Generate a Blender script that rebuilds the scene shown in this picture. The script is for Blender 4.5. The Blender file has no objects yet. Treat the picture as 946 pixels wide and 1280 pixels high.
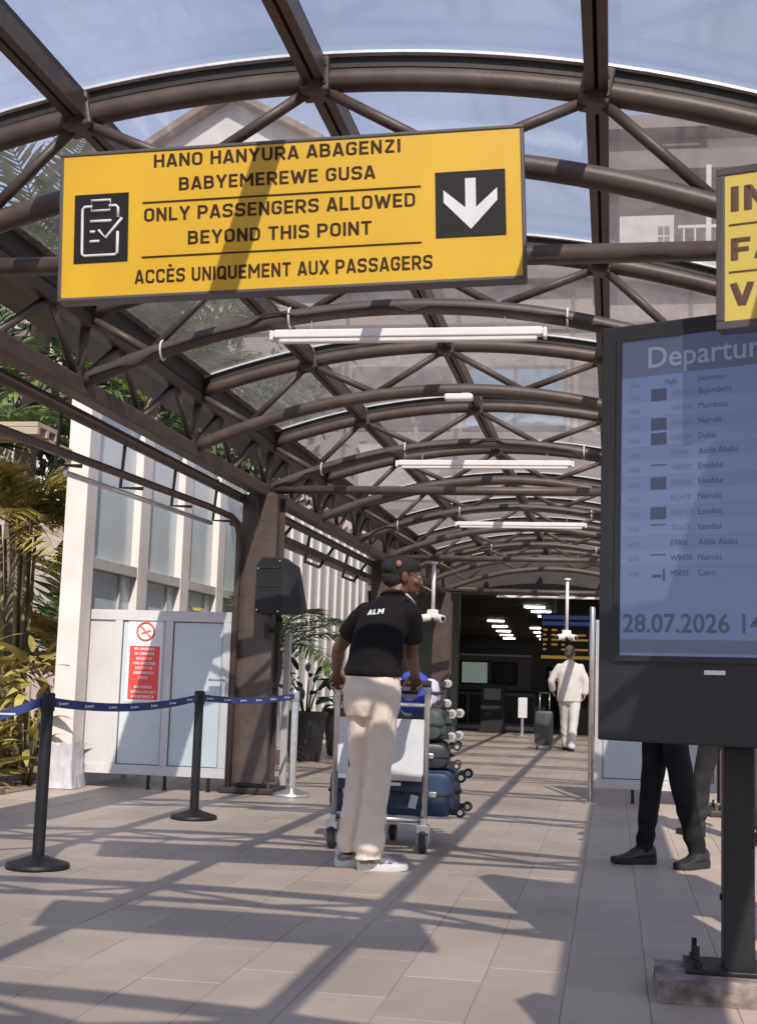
import bpy, bmesh, math, random
from mathutils import Vector, Matrix, Euler, noise, Quaternion
R = math.radians
PI = math.pi
random.seed(7)
SC = bpy.context.scene
COL = SC.collection

# ------------------------------------------------------------------ camera, sky, sun, exposure
cd = bpy.data.cameras.new('camera'); cam = bpy.data.objects.new('camera', cd); COL.objects.link(cam)
cd.sensor_fit = 'HORIZONTAL'; cd.sensor_width = 36.0; cd.lens = 1660 / 946 * 36.0
cd.clip_start = 0.05; cd.clip_end = 600
cam.matrix_world = Matrix(((0.9845835945, -0.0106820373, 0.1745881998, 0),
                           (0.1718255691, -0.1276922893, -0.9768165913, 0),
                           (0.0327279581, 0.9917563074, -0.1238882864, 1.1),
                           (0, 0, 0, 1)))
SC.camera = cam
SUN_TRAVEL = Vector((-0.275, 1.0, -1.0)).normalized()
s = -SUN_TRAVEL
elev = math.asin(s.z)
world = bpy.data.worlds.new('World'); SC.world = world; world.use_nodes = True
wn, wl = world.node_tree.nodes, world.node_tree.links
bg = wn['Background']; bg.inputs[1].default_value = 0.105
sky = wn.new('ShaderNodeTexSky'); sky.sky_type = 'NISHITA'; sky.sun_disc = False
sky.sun_elevation = elev; sky.sun_rotation = math.atan2(s.x, s.y)
sky.air_density = 1.0; sky.dust_density = 1.6; sky.ozone_density = 1.5
tc = wn.new('ShaderNodeTexCoord'); mp = wn.new('ShaderNodeMapping'); mp.inputs['Scale'].default_value = (1.6, 1.6, 4.0)
nz = wn.new('ShaderNodeTexNoise'); nz.inputs['Scale'].default_value = 1.7; nz.inputs['Detail'].default_value = 7; nz.inputs['Roughness'].default_value = .58
rp = wn.new('ShaderNodeValToRGB'); rp.color_ramp.elements[0].position = .36; rp.color_ramp.elements[1].position = .74
rp.color_ramp.elements[0].color = (.22, .22, .22, 1); rp.color_ramp.elements[1].color = (.80, .80, .80, 1)
mx = wn.new('ShaderNodeMix'); mx.data_type = 'RGBA'; mx.inputs[7].default_value = (4.7, 5.1, 7.3, 1)
wl.new(tc.outputs['Generated'], mp.inputs['Vector']); wl.new(mp.outputs['Vector'], nz.inputs['Vector'])
wl.new(nz.outputs['Fac'], rp.inputs['Fac']); wl.new(rp.outputs['Color'], mx.inputs[0])
wl.new(sky.outputs['Color'], mx.inputs[6]); wl.new(mx.outputs[2], bg.inputs['Color'])
sd = bpy.data.lights.new('sun', 'SUN'); sd.energy = 3.25; sd.angle = R(.5); sd.color = (1.0, .915, .80)
sun = bpy.data.objects.new('sun', sd); COL.objects.link(sun)
sun.rotation_euler = SUN_TRAVEL.to_track_quat('-Z', 'Y').to_euler(); sun.location = (2, -8, 12)
SC.view_settings.view_transform = 'Standard'; SC.view_settings.look = 'None'
SC.view_settings.exposure = 0.82; SC.view_settings.gamma = 1
SC.cycles.max_bounces = 8; SC.cycles.diffuse_bounces = 4; SC.cycles.transparent_max_bounces = 32
SC.cycles.caustics_reflective = False; SC.cycles.caustics_refractive = False

# ------------------------------------------------------------------ materials
def _mat(name):
    m = bpy.data.materials.new(name); m.use_nodes = True
    return m, m.node_tree.nodes, m.node_tree.links, m.node_tree.nodes['Principled BSDF']

def mat(name, col, rough=.6, metal=0, var=.15, scale=6, bump=0, bscale=60, rnd=0, spec=None, col2=None, trans=0, stretch=None, thr=(.35, .65), worldspace=False):
    m, n, l, b = _mat(name)
    b.inputs['Roughness'].default_value = rough; b.inputs['Metallic'].default_value = metal
    if spec is not None: b.inputs['Specular IOR Level'].default_value = spec
    t = n.new('ShaderNodeTexCoord'); src = t.outputs['Object']
    if worldspace: src = n.new('ShaderNodeNewGeometry').outputs['Position']
    if stretch:
        mpn = n.new('ShaderNodeMapping'); mpn.inputs['Scale'].default_value = stretch; l.new(src, mpn.inputs[0]); src = mpn.outputs[0]
    tx = n.new('ShaderNodeTexNoise'); tx.inputs['Scale'].default_value = scale; tx.inputs['Detail'].default_value = 6; tx.inputs['Roughness'].default_value = .6
    l.new(src, tx.inputs['Vector'])
    r = n.new('ShaderNodeValToRGB'); r.color_ramp.elements[0].position = thr[0]; r.color_ramp.elements[1].position = thr[1]
    c2 = col2 or tuple(min(1, c * (1 + var)) for c in col)
    c1 = col if col2 else tuple(c * (1 - var) for c in col)
    r.color_ramp.elements[0].color = (*c1, 1); r.color_ramp.elements[1].color = (*c2, 1)
    l.new(tx.outputs['Fac'], r.inputs['Fac']); out = r.outputs['Color']
    if rnd:
        oi = n.new('ShaderNodeObjectInfo'); gi = n.new('ShaderNodeNewGeometry')
        ad = n.new('ShaderNodeMath'); ad.operation = 'ADD'; l.new(oi.outputs['Random'], ad.inputs[0]); l.new(gi.outputs['Random Per Island'], ad.inputs[1])
        fr = n.new('ShaderNodeMath'); fr.operation = 'FRACT'; l.new(ad.outputs[0], fr.inputs[0])
        mr = n.new('ShaderNodeMapRange'); mr.inputs['To Min'].default_value = 1 - rnd; mr.inputs['To Max'].default_value = 1 + rnd
        l.new(fr.outputs[0], mr.inputs['Value'])
        mm = n.new('ShaderNodeVectorMath'); mm.operation = 'SCALE'; l.new(out, mm.inputs[0]); l.new(mr.outputs[0], mm.inputs['Scale']); out = mm.outputs[0]
    if worldspace and rnd:      # worn patches and small spots
        for sc_, lo, hi, amt in ((.55, .50, .68, .16), (9.0, .66, .74, .30), (2.6, .58, .72, .12)):
            sn = n.new('ShaderNodeTexNoise'); sn.inputs['Scale'].default_value = sc_; sn.inputs['Detail'].default_value = 5; sn.inputs['Roughness'].default_value = .65; l.new(src, sn.inputs['Vector'])
            sm_ = n.new('ShaderNodeMapRange'); sm_.inputs['From Min'].default_value = lo; sm_.inputs['From Max'].default_value = hi; sm_.inputs['To Min'].default_value = 1; sm_.inputs['To Max'].default_value = 1 - amt; l.new(sn.outputs['Fac'], sm_.inputs['Value'])
            vm = n.new('ShaderNodeVectorMath'); vm.operation = 'SCALE'; l.new(out, vm.inputs[0]); l.new(sm_.outputs[0], vm.inputs['Scale']); out = vm.outputs[0]
    l.new(out, b.inputs['Base Color'])
    if trans:
        b.inputs['Transmission Weight'].default_value = 0
        tr = n.new('ShaderNodeBsdfTranslucent'); l.new(out, tr.inputs['Color'])
        ms = n.new('ShaderNodeMixShader'); ms.inputs[0].default_value = trans
        l.new(b.outputs[0], ms.inputs[1]); l.new(tr.outputs[0], ms.inputs[2]); l.new(ms.outputs[0], n['Material Output'].inputs['Surface'])
    if bump:
        bt = n.new('ShaderNodeTexNoise'); bt.inputs['Scale'].default_value = bscale; bt.inputs['Detail'].default_value = 4
        l.new(src, bt.inputs['Vector'])
        bn = n.new('ShaderNodeBump'); bn.inputs['Strength'].default_value = bump; bn.inputs['Distance'].default_value = .01
        l.new(bt.outputs['Fac'], bn.inputs['Height']); l.new(bn.outputs['Normal'], b.inputs['Normal'])
    return m

def emit(name, col, strength, gloss=.25, base=None):
    m, n, l, b = _mat(name)
    b.inputs['Base Color'].default_value = (*(base or [c * .3 for c in col]), 1); b.inputs['Roughness'].default_value = gloss
    b.inputs['Emission Color'].default_value = (*col, 1); b.inputs['Emission Strength'].default_value = strength
    return m

def glassmat(name, tint, refl, power, dirt, dirtcol, dscale=3.0):
    """dusty float glass: clear tint + Fresnel-like mirror + a film of dust that thickens at grazing angles"""
    m, n, l, b = _mat(name); n.remove(b)
    out = n['Material Output']
    tr = n.new('ShaderNodeBsdfTransparent'); tr.inputs[0].default_value = (*tint, 1)
    gl = n.new('ShaderNodeBsdfGlossy'); gl.inputs['Roughness'].default_value = .04
    df = n.new('ShaderNodeBsdfDiffuse'); df.inputs[0].default_value = (*dirtcol, 1)
    tl = n.new('ShaderNodeBsdfTranslucent'); tl.inputs[0].default_value = (*dirtcol, 1)
    dm = n.new('ShaderNodeMixShader'); dm.inputs[0].default_value = .5; l.new(df.outputs[0], dm.inputs[1]); l.new(tl.outputs[0], dm.inputs[2])
    lw = n.new('ShaderNodeLayerWeight'); lw.inputs['Blend'].default_value = .5
    pw = n.new('ShaderNodeMath'); pw.operation = 'POWER'; pw.inputs[1].default_value = power; l.new(lw.outputs['Facing'], pw.inputs[0])
    ma = n.new('ShaderNodeMath'); ma.operation = 'MULTIPLY_ADD'; ma.inputs[1].default_value = refl; ma.inputs[2].default_value = .05; l.new(pw.outputs[0], ma.inputs[0])
    m1 = n.new('ShaderNodeMixShader'); l.new(ma.outputs[0], m1.inputs[0]); l.new(tr.outputs[0], m1.inputs[1]); l.new(gl.outputs[0], m1.inputs[2])
    t = n.new('ShaderNodeTexCoord'); mpn = n.new('ShaderNodeMapping'); mpn.inputs['Scale'].default_value = (1, .35, 1); l.new(t.outputs['Object'], mpn.inputs[0])
    nz = n.new('ShaderNodeTexNoise'); nz.inputs['Scale'].default_value = dscale; nz.inputs['Detail'].default_value = 8; nz.inputs['Roughness'].default_value = .7
    l.new(mpn.outputs[0], nz.inputs['Vector'])
    mr = n.new('ShaderNodeMapRange'); mr.inputs['From Min'].default_value = .35; mr.inputs['From Max'].default_value = .75
    mr.inputs['To Min'].default_value = dirt * .45; mr.inputs['To Max'].default_value = dirt * 1.8; l.new(nz.outputs['Fac'], mr.inputs['Value'])
    # optical depth of the film ~ thickness / cos(view angle)
    ci = n.new('ShaderNodeMath'); ci.operation = 'SUBTRACT'; ci.inputs[0].default_value = 1.0; l.new(lw.outputs['Facing'], ci.inputs[1])
    cm = n.new('ShaderNodeMath'); cm.operation = 'MAXIMUM'; cm.inputs[1].default_value = .12; l.new(ci.outputs[0], cm.inputs[0])
    dv = n.new('ShaderNodeMath'); dv.operation = 'DIVIDE'; dv.use_clamp = True; l.new(mr.outputs[0], dv.inputs[0]); l.new(cm.outputs[0], dv.inputs[1])
    m2 = n.new('ShaderNodeMixShader'); l.new(dv.outputs[0], m2.inputs[0]); l.new(m1.outputs[0], m2.inputs[1]); l.new(dm.outputs[0], m2.inputs[2])
    l.new(m2.outputs[0], out.inputs['Surface'])
    return m

M = {}
M['steel'] = mat('brown painted steel', (.060, .043, .038), .46, 0, .22, 7, .10, 70, col2=(.112, .084, .074), spec=.4, thr=(.25, .75), worldspace=True)
M['gutter'] = mat('dark gutter steel', (.026, .021, .021), .55, 0, .25, 4)
M['alu'] = mat('aluminium strip', (.72, .72, .72), .4, .3, .1, 8)
M['glass'] = glassmat('dusty roof glass', (.925, .935, .95), .45, 3.0, .050, (.46, .42, .405))
M['tile'] = mat('grey beige stone tile', (.315, .260, .216), .50, 0, .10, 1.3, .10, 45, rnd=.075, col2=(.415, .345, .288), thr=(.28, .72), worldspace=True)
M['grout'] = mat('tile joint', (.25, .208, .175), .95, 0, .2, 9)
M['earth'] = mat('dry earth', (.20, .15, .11), .95, 0, .3, 2, .4, 20)
M['plinth'] = mat('rough concrete plinth', (.11, .085, .075), .9, 0, .2, 11, .8, 30, col2=(.30, .245, .22))
M['white'] = mat('white painted metal', (.50, .49, .50), .45, 0, .06, 3)
M['offwhite'] = mat('off white render', (.58, .545, .525), .7, 0, .07, 2.5, .05, 60)
M['frost'] = mat('frosted pale panel', (.47, .53, .56), .28, 0, .06, 1.6)
M['pane'] = mat('pale grey blue window film', (.50, .56, .585), .16, 0, .10, 1.1)
M['railm'] = mat('grey sill metal', (.42, .41, .41), .5, 0, .1, 5)
M['greyframe'] = mat('silver grey frame', (.50, .49, .49), .45, .15, .08, 4)
M['black'] = mat('matt black plastic', (.014, .014, .016), .6, 0, .25, 8, .04, 200)
M['blackmetal'] = mat('black powder coat', (.012, .0115, .013), .5, 0, .2, 9, .04, 150, spec=.35)
M['housing'] = mat('charcoal housing', (.019, .0185, .021), .5, 0, .12, 3, .02, 150)
M['chrome'] = mat('brushed stainless', (.60, .58, .56), .3, .85, .1, 20)
M['belt'] = mat('blue belt webbing', (.030, .052, .20), .75, 0, .15, 20)
M['print'] = mat('white print', (.66, .66, .68), .6, 0, .05, 9)
M['yellow'] = mat('yellow sign face', (.66, .395, .018), .42, 0, .035, 1.2)
M['paleyellow'] = mat('light washed yellow sign face', (.68, .52, .12), .42, 0, .04, 1.2)  # paler yellow carries the washed look of grazing sunlight in its colour
M['signframe'] = mat('grey sign frame', (.085, .076, .082), .45, 0, .12, 6)
M['ink'] = mat('dark brown sign ink', (.040, .014, .006), .6, 0, .1, 9, spec=.25)
M['brownink'] = mat('light washed brown sign ink', (.115, .062, .042), .5, 0, .1, 9)  # brown lightened to go with the sun washed face, light put into colour
M['icon'] = mat('black icon tile', (.011, .009, .010), .55, 0, .1, 9, spec=.25)
M['red'] = mat('red notice', (.72, .058, .040), .5, 0, .06, 5)
M['screen'] = emit('blue departures screen', (.090, .115, .235), .42, .22, (.060, .075, .125))
M['screendark'] = emit('screen header bar', (.055, .068, .12), .4, .22, (.05, .055, .08))
M['screentext'] = emit('screen dark text', (.040, .045, .085), .4, .25, (.025, .028, .045))
M['screenfaint'] = emit('screen faint text', (.075, .088, .15), .4, .25, (.06, .068, .10))
M['screentext2'] = emit('screen header text', (.15, .17, .24), .4, .25, (.10, .11, .15))
M['screenpale'] = emit('screen pale row', (.103, .128, .255), .42, .22, (.066, .082, .135))
M['lamp'] = mat('white lamp housing', (.80, .78, .78), .35, 0, .03, 6)
M['strip'] = emit('lit ceiling strip', (1.0, .93, .86), 9.0, .5)
M['skin'] = mat('brown skin', (.105, .046, .026), .48, 0, .18, 14, .06, 220, col2=(.15, .068, .040))
M['skin2'] = mat('tan skin', (.36, .21, .14), .5, 0, .12, 14, .05, 200)
M['hair'] = mat('black hair', (.010, .008, .008), .7, 0, .3, 60, .7, 260)
M['greyhair'] = mat('grey brown hair', (.10, .075, .06), .75, 0, .3, 60, .6, 220)
M['shirt'] = mat('black cotton shirt', (.0095, .0078, .0095), .9, 0, .2, 10, .25, 240, spec=.2)
M['cream'] = mat('cream cotton trousers', (.68, .585, .495), .9, 0, .05, 7, .2, 260)
M['suit'] = mat('white linen', (.64, .60, .575), .9, 0, .05, 7, .2, 220)
M['darkcloth'] = mat('black trouser cloth', (.010, .010, .0125), .9, 0, .2, 8, .2, 220, spec=.2)
M['greycloth'] = mat('dark grey trouser cloth', (.020, .019, .022), .9, 0, .2, 8, .2, 220)
M['sneaker'] = mat('white sneaker mesh', (.50, .48, .51), .65, 0, .08, 30, .3, 260)
M['sneakergrey'] = mat('grey sneaker overlay', (.25, .24, .26), .6, 0, .12, 30)
M['sole'] = mat('white rubber sole', (.62, .61, .61), .5, 0, .05, 12)
M['blackshoe'] = mat('black sneaker', (.012, .012, .013), .45, 0, .25, 25, .25, 200)
M['darksole'] = mat('dark grey rubber sole', (.013, .013, .014), .8, 0, .15, 20)
M['bluecase'] = mat('navy hard shell', (.020, .042, .095), .32, 0, .12, 6)
M['greencase'] = mat('green grey hard shell', (.068, .090, .086), .36, 0, .12, 6)
M['darkcase'] = mat('dark slate suitcase', (.030, .038, .045), .4, 0, .12, 6)
M['greycase'] = mat('graphite suitcase', (.060, .062, .070), .4, 0, .1, 6)
M['lavender'] = mat('pale lavender fabric', (.60, .58, .68), .8, 0, .08, 9, .2, 120)
M['bluepillow'] = mat('bright blue fabric', (.045, .075, .42), .8, 0, .12, 9, .2, 160)
M['wheelwhite'] = mat('pale wheel plastic', (.46, .45, .45), .45, 0, .08, 9)
M['rubber'] = mat('dark rubber', (.028, .026, .027), .7, 0, .2, 12)
M['pot'] = mat('dark ribbed pot', (.030, .026, .026), .55, 0, .2, 6)
M['soil'] = mat('potting soil', (.045, .030, .022), .95, 0, .3, 20, .5, 60)
M['leafdark'] = mat('dark broad leaf', (.030, .055, .028), .42, 0, .3, 8, rnd=.3, trans=.18)
M['palm'] = mat('green palm leaflet', (.105, .150, .046), .5, 0, .3, 5, rnd=.25, trans=.3)
M['palmyellow'] = mat('yellow green palm leaflet', (.36, .30, .085), .5, 0, .35, 5, rnd=.35, trans=.35)
M['croton'] = mat('yellow green croton leaf', (.30, .25, .075), .45, 0, .35, 6, rnd=.4, trans=.25)
M['awn'] = mat('beige awning sheet', (.36, .29, .21), .7, 0, .12, 4)
M['fruit'] = mat('brown orange palm fruit', (.17, .075, .028), .6, 0, .3, 20)
M['bark'] = mat('palm trunk bark', (.16, .12, .085), .9, 0, .3, 9, .5, 30, stretch=(1, 1, 6))
M['stem'] = mat('green brown palm stem', (.13, .115, .05), .7, 0, .3, 7)
M['tree'] = mat('tree leaf', (.050, .078, .034), .55, 0, .35, 3, rnd=.4, trans=.3)
M['bag'] = mat('crumpled white plastic', (.43, .42, .45), .3, 0, .12, 6, .5, 14)
M['terminal'] = mat('brown grey cladding', (.33, .285, .268), .6, 0, .14, .6)
M['terminaldark'] = mat('dark brown fascia', (.14, .112, .105), .6, 0, .18, .8)
M['terminalpale'] = mat('pale grey wall', (.60, .56, .54), .7, 0, .08, .8)
M['skyglass'] = mat('window glass painted sky blue', (.20, .32, .42), .10, 0, .2, .8)  # blue base colour stands in for sky mirrored in the panes
M['brownglass'] = mat('brown window glass', (.13, .115, .11), .25, 0, .2, .8)
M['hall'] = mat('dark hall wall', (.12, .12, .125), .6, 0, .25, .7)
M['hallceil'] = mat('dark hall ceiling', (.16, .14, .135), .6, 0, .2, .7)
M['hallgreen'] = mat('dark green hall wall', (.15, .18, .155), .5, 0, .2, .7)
M['roofbrown'] = mat('brown tiled roof', (.24, .165, .125), .8, 0, .25, 3)
M['housewhite'] = mat('white house wall', (.66, .64, .64), .75, 0, .06, 1)
M['amber'] = emit('amber board text', (.55, .32, .05), .22, .4)
M['boardblue'] = emit('blue board row', (.05, .09, .30), .2, .4)
M['poster'] = emit('pale lit poster', (.22, .26, .23), .35, .4)
M['tan'] = mat('tan hair tie', (.30, .15, .085), .6, 0, .1, 30)
M['orangecap'] = mat('clear cable tie', (.70, .68, .66), .5, 0, .05, 9)

# ------------------------------------------------------------------ mesh builder
class MB:
    def __init__(s): s.v = []; s.f = []
    def add(s, verts, faces):
        o = len(s.v); s.v += [Vector(p) for p in verts]; s.f += [tuple(i + o for i in f) for f in faces]; return s
    def box(s, c, d, rot=None):
        c = Vector(c); x, y, z = [k / 2 for k in d]
        P = [Vector(p) for p in ((-x, -y, -z), (x, -y, -z), (x, y, -z), (-x, y, -z), (-x, -y, z), (x, -y, z), (x, y, z), (-x, y, z))]
        if rot is not None: P = [rot @ p for p in P]
        return s.add([c + p for p in P], [(0, 3, 2, 1), (4, 5, 6, 7), (0, 1, 5, 4), (1, 2, 6, 5), (2, 3, 7, 6), (3, 0, 4, 7)])
    def bbox(s, a, b): # chamfered box between two corners
        a, b = Vector(a), Vector(b); return s.box((a + b) / 2, (abs(b.x - a.x), abs(b.y - a.y), abs(b.z - a.z)))
    def rbox(s, c, d, r=.02, n=3, rot=None):
        """box rounded about its vertical-plane outline: rounded in x-z, bevelled in y"""
        c = Vector(c); hx, hy, hz = [k / 2 for k in d]
        out = []
        for (sx, sz, a0) in ((1, 1, 0), (-1, 1, 90), (-1, -1, 180), (1, -1, 270)):
            for k in range(n + 1):
                a = R(a0 + 90 * k / n); out.append((sx * (hx - r) + r * math.cos(a), sz * (hz - r) + r * math.sin(a)))
        e = min(r * .6, hy * .45)
        rings = [(-hy, .0), (-hy + e * .3, .7), (-hy + e, 1.0), (hy - e, 1.0), (hy - e * .3, .7), (hy, .0)]
        vs = []; N = len(out)
        for y, k in rings:
            ins = e * (1 - k)
            for x, z in out:
                p = Vector((x * (hx - ins) / hx, y, z * (hz - ins) / hz)); vs.append(c + (rot @ p if rot is not None else p))
        fs = [tuple(range(N))]
        for i in range(len(rings) - 1):
            for j in range(N): fs.append((i * N + j, (i + 1) * N + j, (i + 1) * N + (j + 1) % N, i * N + (j + 1) % N))
        fs.append(tuple(reversed(range((len(rings) - 1) * N, len(rings) * N))))
        return s.add(vs, fs)
    def tube(s, pts, r, n=10, cap=True, closed=False, flat=1.0):
        pts = [Vector(p) for p in pts]; rs = r if isinstance(r, (list, tuple)) else [r] * len(pts)
        vs = []; up = None; L = len(pts)
        for i, p in enumerate(pts):
            if closed: t = pts[(i + 1) % L] - pts[i - 1]
            else: t = pts[min(i + 1, L - 1)] - pts[max(i - 1, 0)]
            t = t.normalized() if t.length > 1e-9 else Vector((0, 0, 1))
            if up is None: up = Vector((0, 0, 1)) if abs(t.z) < .9 else Vector((1, 0, 0))
            a = t.cross(up)
            if a.length < 1e-6: a = t.orthogonal()
            a.normalize(); b = a.cross(t).normalized(); up = b
            for k in range(n):
                q = 2 * PI * k / n; vs.append(p + rs[i] * (a * math.cos(q) + b * math.sin(q) * flat))
        fs = []
        for i in range(L if closed else L - 1):
            j2 = (i + 1) % L
            for k in range(n): fs.append((i * n + k, i * n + (k + 1) % n, j2 * n + (k + 1) % n, j2 * n + k))
        if cap and not closed: fs += [tuple(reversed(range(n))), tuple(range((L - 1) * n, L * n))]
        return s.add(vs, fs)
    def lathe(s, c, prof, n=24, axis='z', caps=True):
        c = Vector(c); vs = []
        for r, h in prof:
            for k in range(n):
                a = 2 * PI * k / n; x, y = r * math.cos(a), r * math.sin(a)
                vs.append(c + (Vector((x, y, h)) if axis == 'z' else Vector((h, x, y)) if axis == 'x' else Vector((y, h, x))))
        fs = []
        for i in range(len(prof) - 1):
            for k in range(n): fs.append((i * n + k, i * n + (k + 1) % n, (i + 1) * n + (k + 1) % n, (i + 1) * n + k))
        if caps: fs += [tuple(reversed(range(n))), tuple(range((len(prof) - 1) * n, len(prof) * n))]
        return s.add(vs, fs)
    def ell(s, c, rad, rot=None, n=16, m=10):
        c = Vector(c); vs = []; fs = []
        for i in range(m + 1):
            t = PI * i / m
            for k in range(n):
                a = 2 * PI * k / n; p = Vector((rad[0] * math.sin(t) * math.cos(a), rad[1] * math.sin(t) * math.sin(a), rad[2] * math.cos(t)))
                vs.append(c + (rot @ p if rot is not None else p))
        for i in range(m):
            for k in range(n): fs.append((i * n + k, (i + 1) * n + k, (i + 1) * n + (k + 1) % n, i * n + (k + 1) % n))
        return s.add(vs, fs)
    def rings(s, rg, n=20):
        """loft of (centre, axis a, axis b) ellipses"""
        vs = []
        for c, a, b in rg:
            c, a, b = Vector(c), Vector(a), Vector(b)
            for k in range(n):
                q = 2 * PI * k / n; vs.append(c + a * math.cos(q) + b * math.sin(q))
        fs = []; L = len(rg)
        for i in range(L - 1):
            for k in range(n): fs.append((i * n + k, i * n + (k + 1) % n, (i + 1) * n + (k + 1) % n, (i + 1) * n + k))
        fs += [tuple(reversed(range(n))), tuple(range((L - 1) * n, L * n))]
        return s.add(vs, fs)
    def prism(s, pts, origin, ux, uy, depth):
        """polygon pts (2-D) in the plane ux,uy at origin, extruded by vector depth"""
        o, ux, uy, dp = Vector(origin), Vector(ux), Vector(uy), Vector(depth); N = len(pts)
        a = [o + ux * x + uy * y for x, y in pts]; b = [p + dp for p in a]
        fs = [tuple(reversed(range(N))), tuple(range(N, 2 * N))] + [(k, (k + 1) % N, N + (k + 1) % N, N + k) for k in range(N)]
        return s.add(a + b, fs)
    def mesh(s, name):
        me = bpy.data.meshes.new(name); me.from_pydata([tuple(p) for p in s.v], [], s.f); me.update()
        bm = bmesh.new(); bm.from_mesh(me); bmesh.ops.recalc_face_normals(bm, faces=bm.faces); bm.to_mesh(me); bm.free()
        return me

def W(o):
    w = o.matrix_basis.copy()
    return W(o.parent) @ o.matrix_parent_inverse @ w if o.parent else w

def attach(o, p):
    o.parent = p; o.matrix_parent_inverse = W(p).inverted(); return o

def obj(name, mb, m, parent=None, smooth=False, label=None, bevel=0):
    me = mb if isinstance(mb, bpy.types.Mesh) else mb.mesh(name)
    if not me.materials: me.materials.append(M[m] if isinstance(m, str) else m)
    if smooth:
        me.polygons.foreach_set('use_smooth', [True] * len(me.polygons))
        if smooth == 'auto': me.set_sharp_from_angle(angle=R(38))
    o = bpy.data.objects.new(name, me); COL.objects.link(o)
    if bevel:
        b = o.modifiers.new('bevel', 'BEVEL'); b.width = bevel; b.segments = 2; b.limit_method = 'ANGLE'; b.angle_limit = R(50)
    if parent is not None: attach(o, parent)
    if label: o['label'] = label
    return o

def tag(o, label=None, cat=None, group=None, kind=None):
    if label: o['label'] = label
    if cat: o['category'] = cat
    if group: o['group'] = group
    if kind: o['kind'] = kind
    return o

def thing(name, label, cat, loc=(0, 0, 0), group=None, rz=0):
    o = bpy.data.objects.new(name, None); COL.objects.link(o); o.location = loc; o.rotation_euler = (0, 0, rz); o.empty_display_size = .1
    o.matrix_basis = Matrix.Translation(loc) @ Matrix.Rotation(rz, 4, 'Z')
    return tag(o, label, cat, group)

def sub(name, parent, loc=(0, 0, 0)):
    o = bpy.data.objects.new(name, None); COL.objects.link(o); o.matrix_basis = Matrix.Translation(loc); o.empty_display_size = .1
    return attach(o, parent)

KIDS = {}
def kids(o): return [c for c in bpy.data.objects if c.parent == o]
def dup(o, parent=None, label=None):
    c = o.copy(); COL.objects.link(c)
    if parent is not None: c.parent = parent; c.matrix_parent_inverse = o.matrix_parent_inverse.copy()
    for k in kids(o): dup(k, c)
    if label: c['label'] = label
    return c
def place(o, loc, rz=None):
    o.location = loc
    if rz is not None: o.rotation_euler = (0, 0, rz)
    return o

def evald(o):
    dg = bpy.context.evaluated_depsgraph_get(); return bpy.data.meshes.new_from_object(o.evaluated_get(dg))

def remeshed(mb, voxel, smooth=5, fac=.5, name='body', fold=None):
    """fuse overlapping solids into one continuous skin"""
    o = bpy.data.objects.new('tmp', mb.mesh(name)); COL.objects.link(o)
    r = o.modifiers.new('r', 'REMESH'); r.mode = 'VOXEL'; r.voxel_size = voxel; r.use_smooth_shade = True
    if smooth:
        k = o.modifiers.new('s', 'SMOOTH'); k.factor = fac; k.iterations = smooth
    me = evald(o); me.name = name
    bpy.data.objects.remove(o)
    if fold:
        nr = [v.normal.copy() for v in me.vertices]
        for v, n in zip(me.vertices, nr): v.co += n * fold(v.co, n)
    me.materials.clear()
    return me

_caph = {}
def text_mesh(body, bold=.0):
    c = bpy.data.curves.new('text', 'FONT'); c.body = body; c.size = 1; c.offset = bold; c.resolution_u = 3
    o = bpy.data.objects.new('text', c); COL.objects.link(o); me = evald(o)
    bpy.data.objects.remove(o); bpy.data.curves.remove(c); return me
def cap_h(bold):
    if bold not in _caph:
        me = text_mesh('H', bold); ys = [v.co.y for v in me.vertices]; _caph[bold] = (min(ys), max(ys)); bpy.data.meshes.remove(me)
    return _caph[bold]
def lettering(body, origin, ux, uy, un, x0, x1, y0, y1, m, parent, bold=.02, lift=.003, align='fit', name='lettering'):
    """flat print: fits body into x0..x1 (ux) with capitals y0..y1 (uy) on the plane at origin"""
    me = text_mesh(body, bold); xs = [v.co.x for v in me.vertices]
    if not xs: return None
    a, b = min(xs), max(xs); h0, h1 = cap_h(bold); sy = (y1 - y0) / (h1 - h0)
    sx = (x1 - x0) / (b - a) if align == 'fit' else sy * align
    o_, ux, uy, un = Vector(origin), Vector(ux), Vector(uy), Vector(un)
    for v in me.vertices:
        v.co = o_ + ux * (x0 + (v.co.x - a) * sx) + uy * (y0 + (v.co.y - h0) * sy) + un * lift
    me.name = name
    o = obj(name, me, m, parent); o['kind'] = 'stuff'; return o

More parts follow.
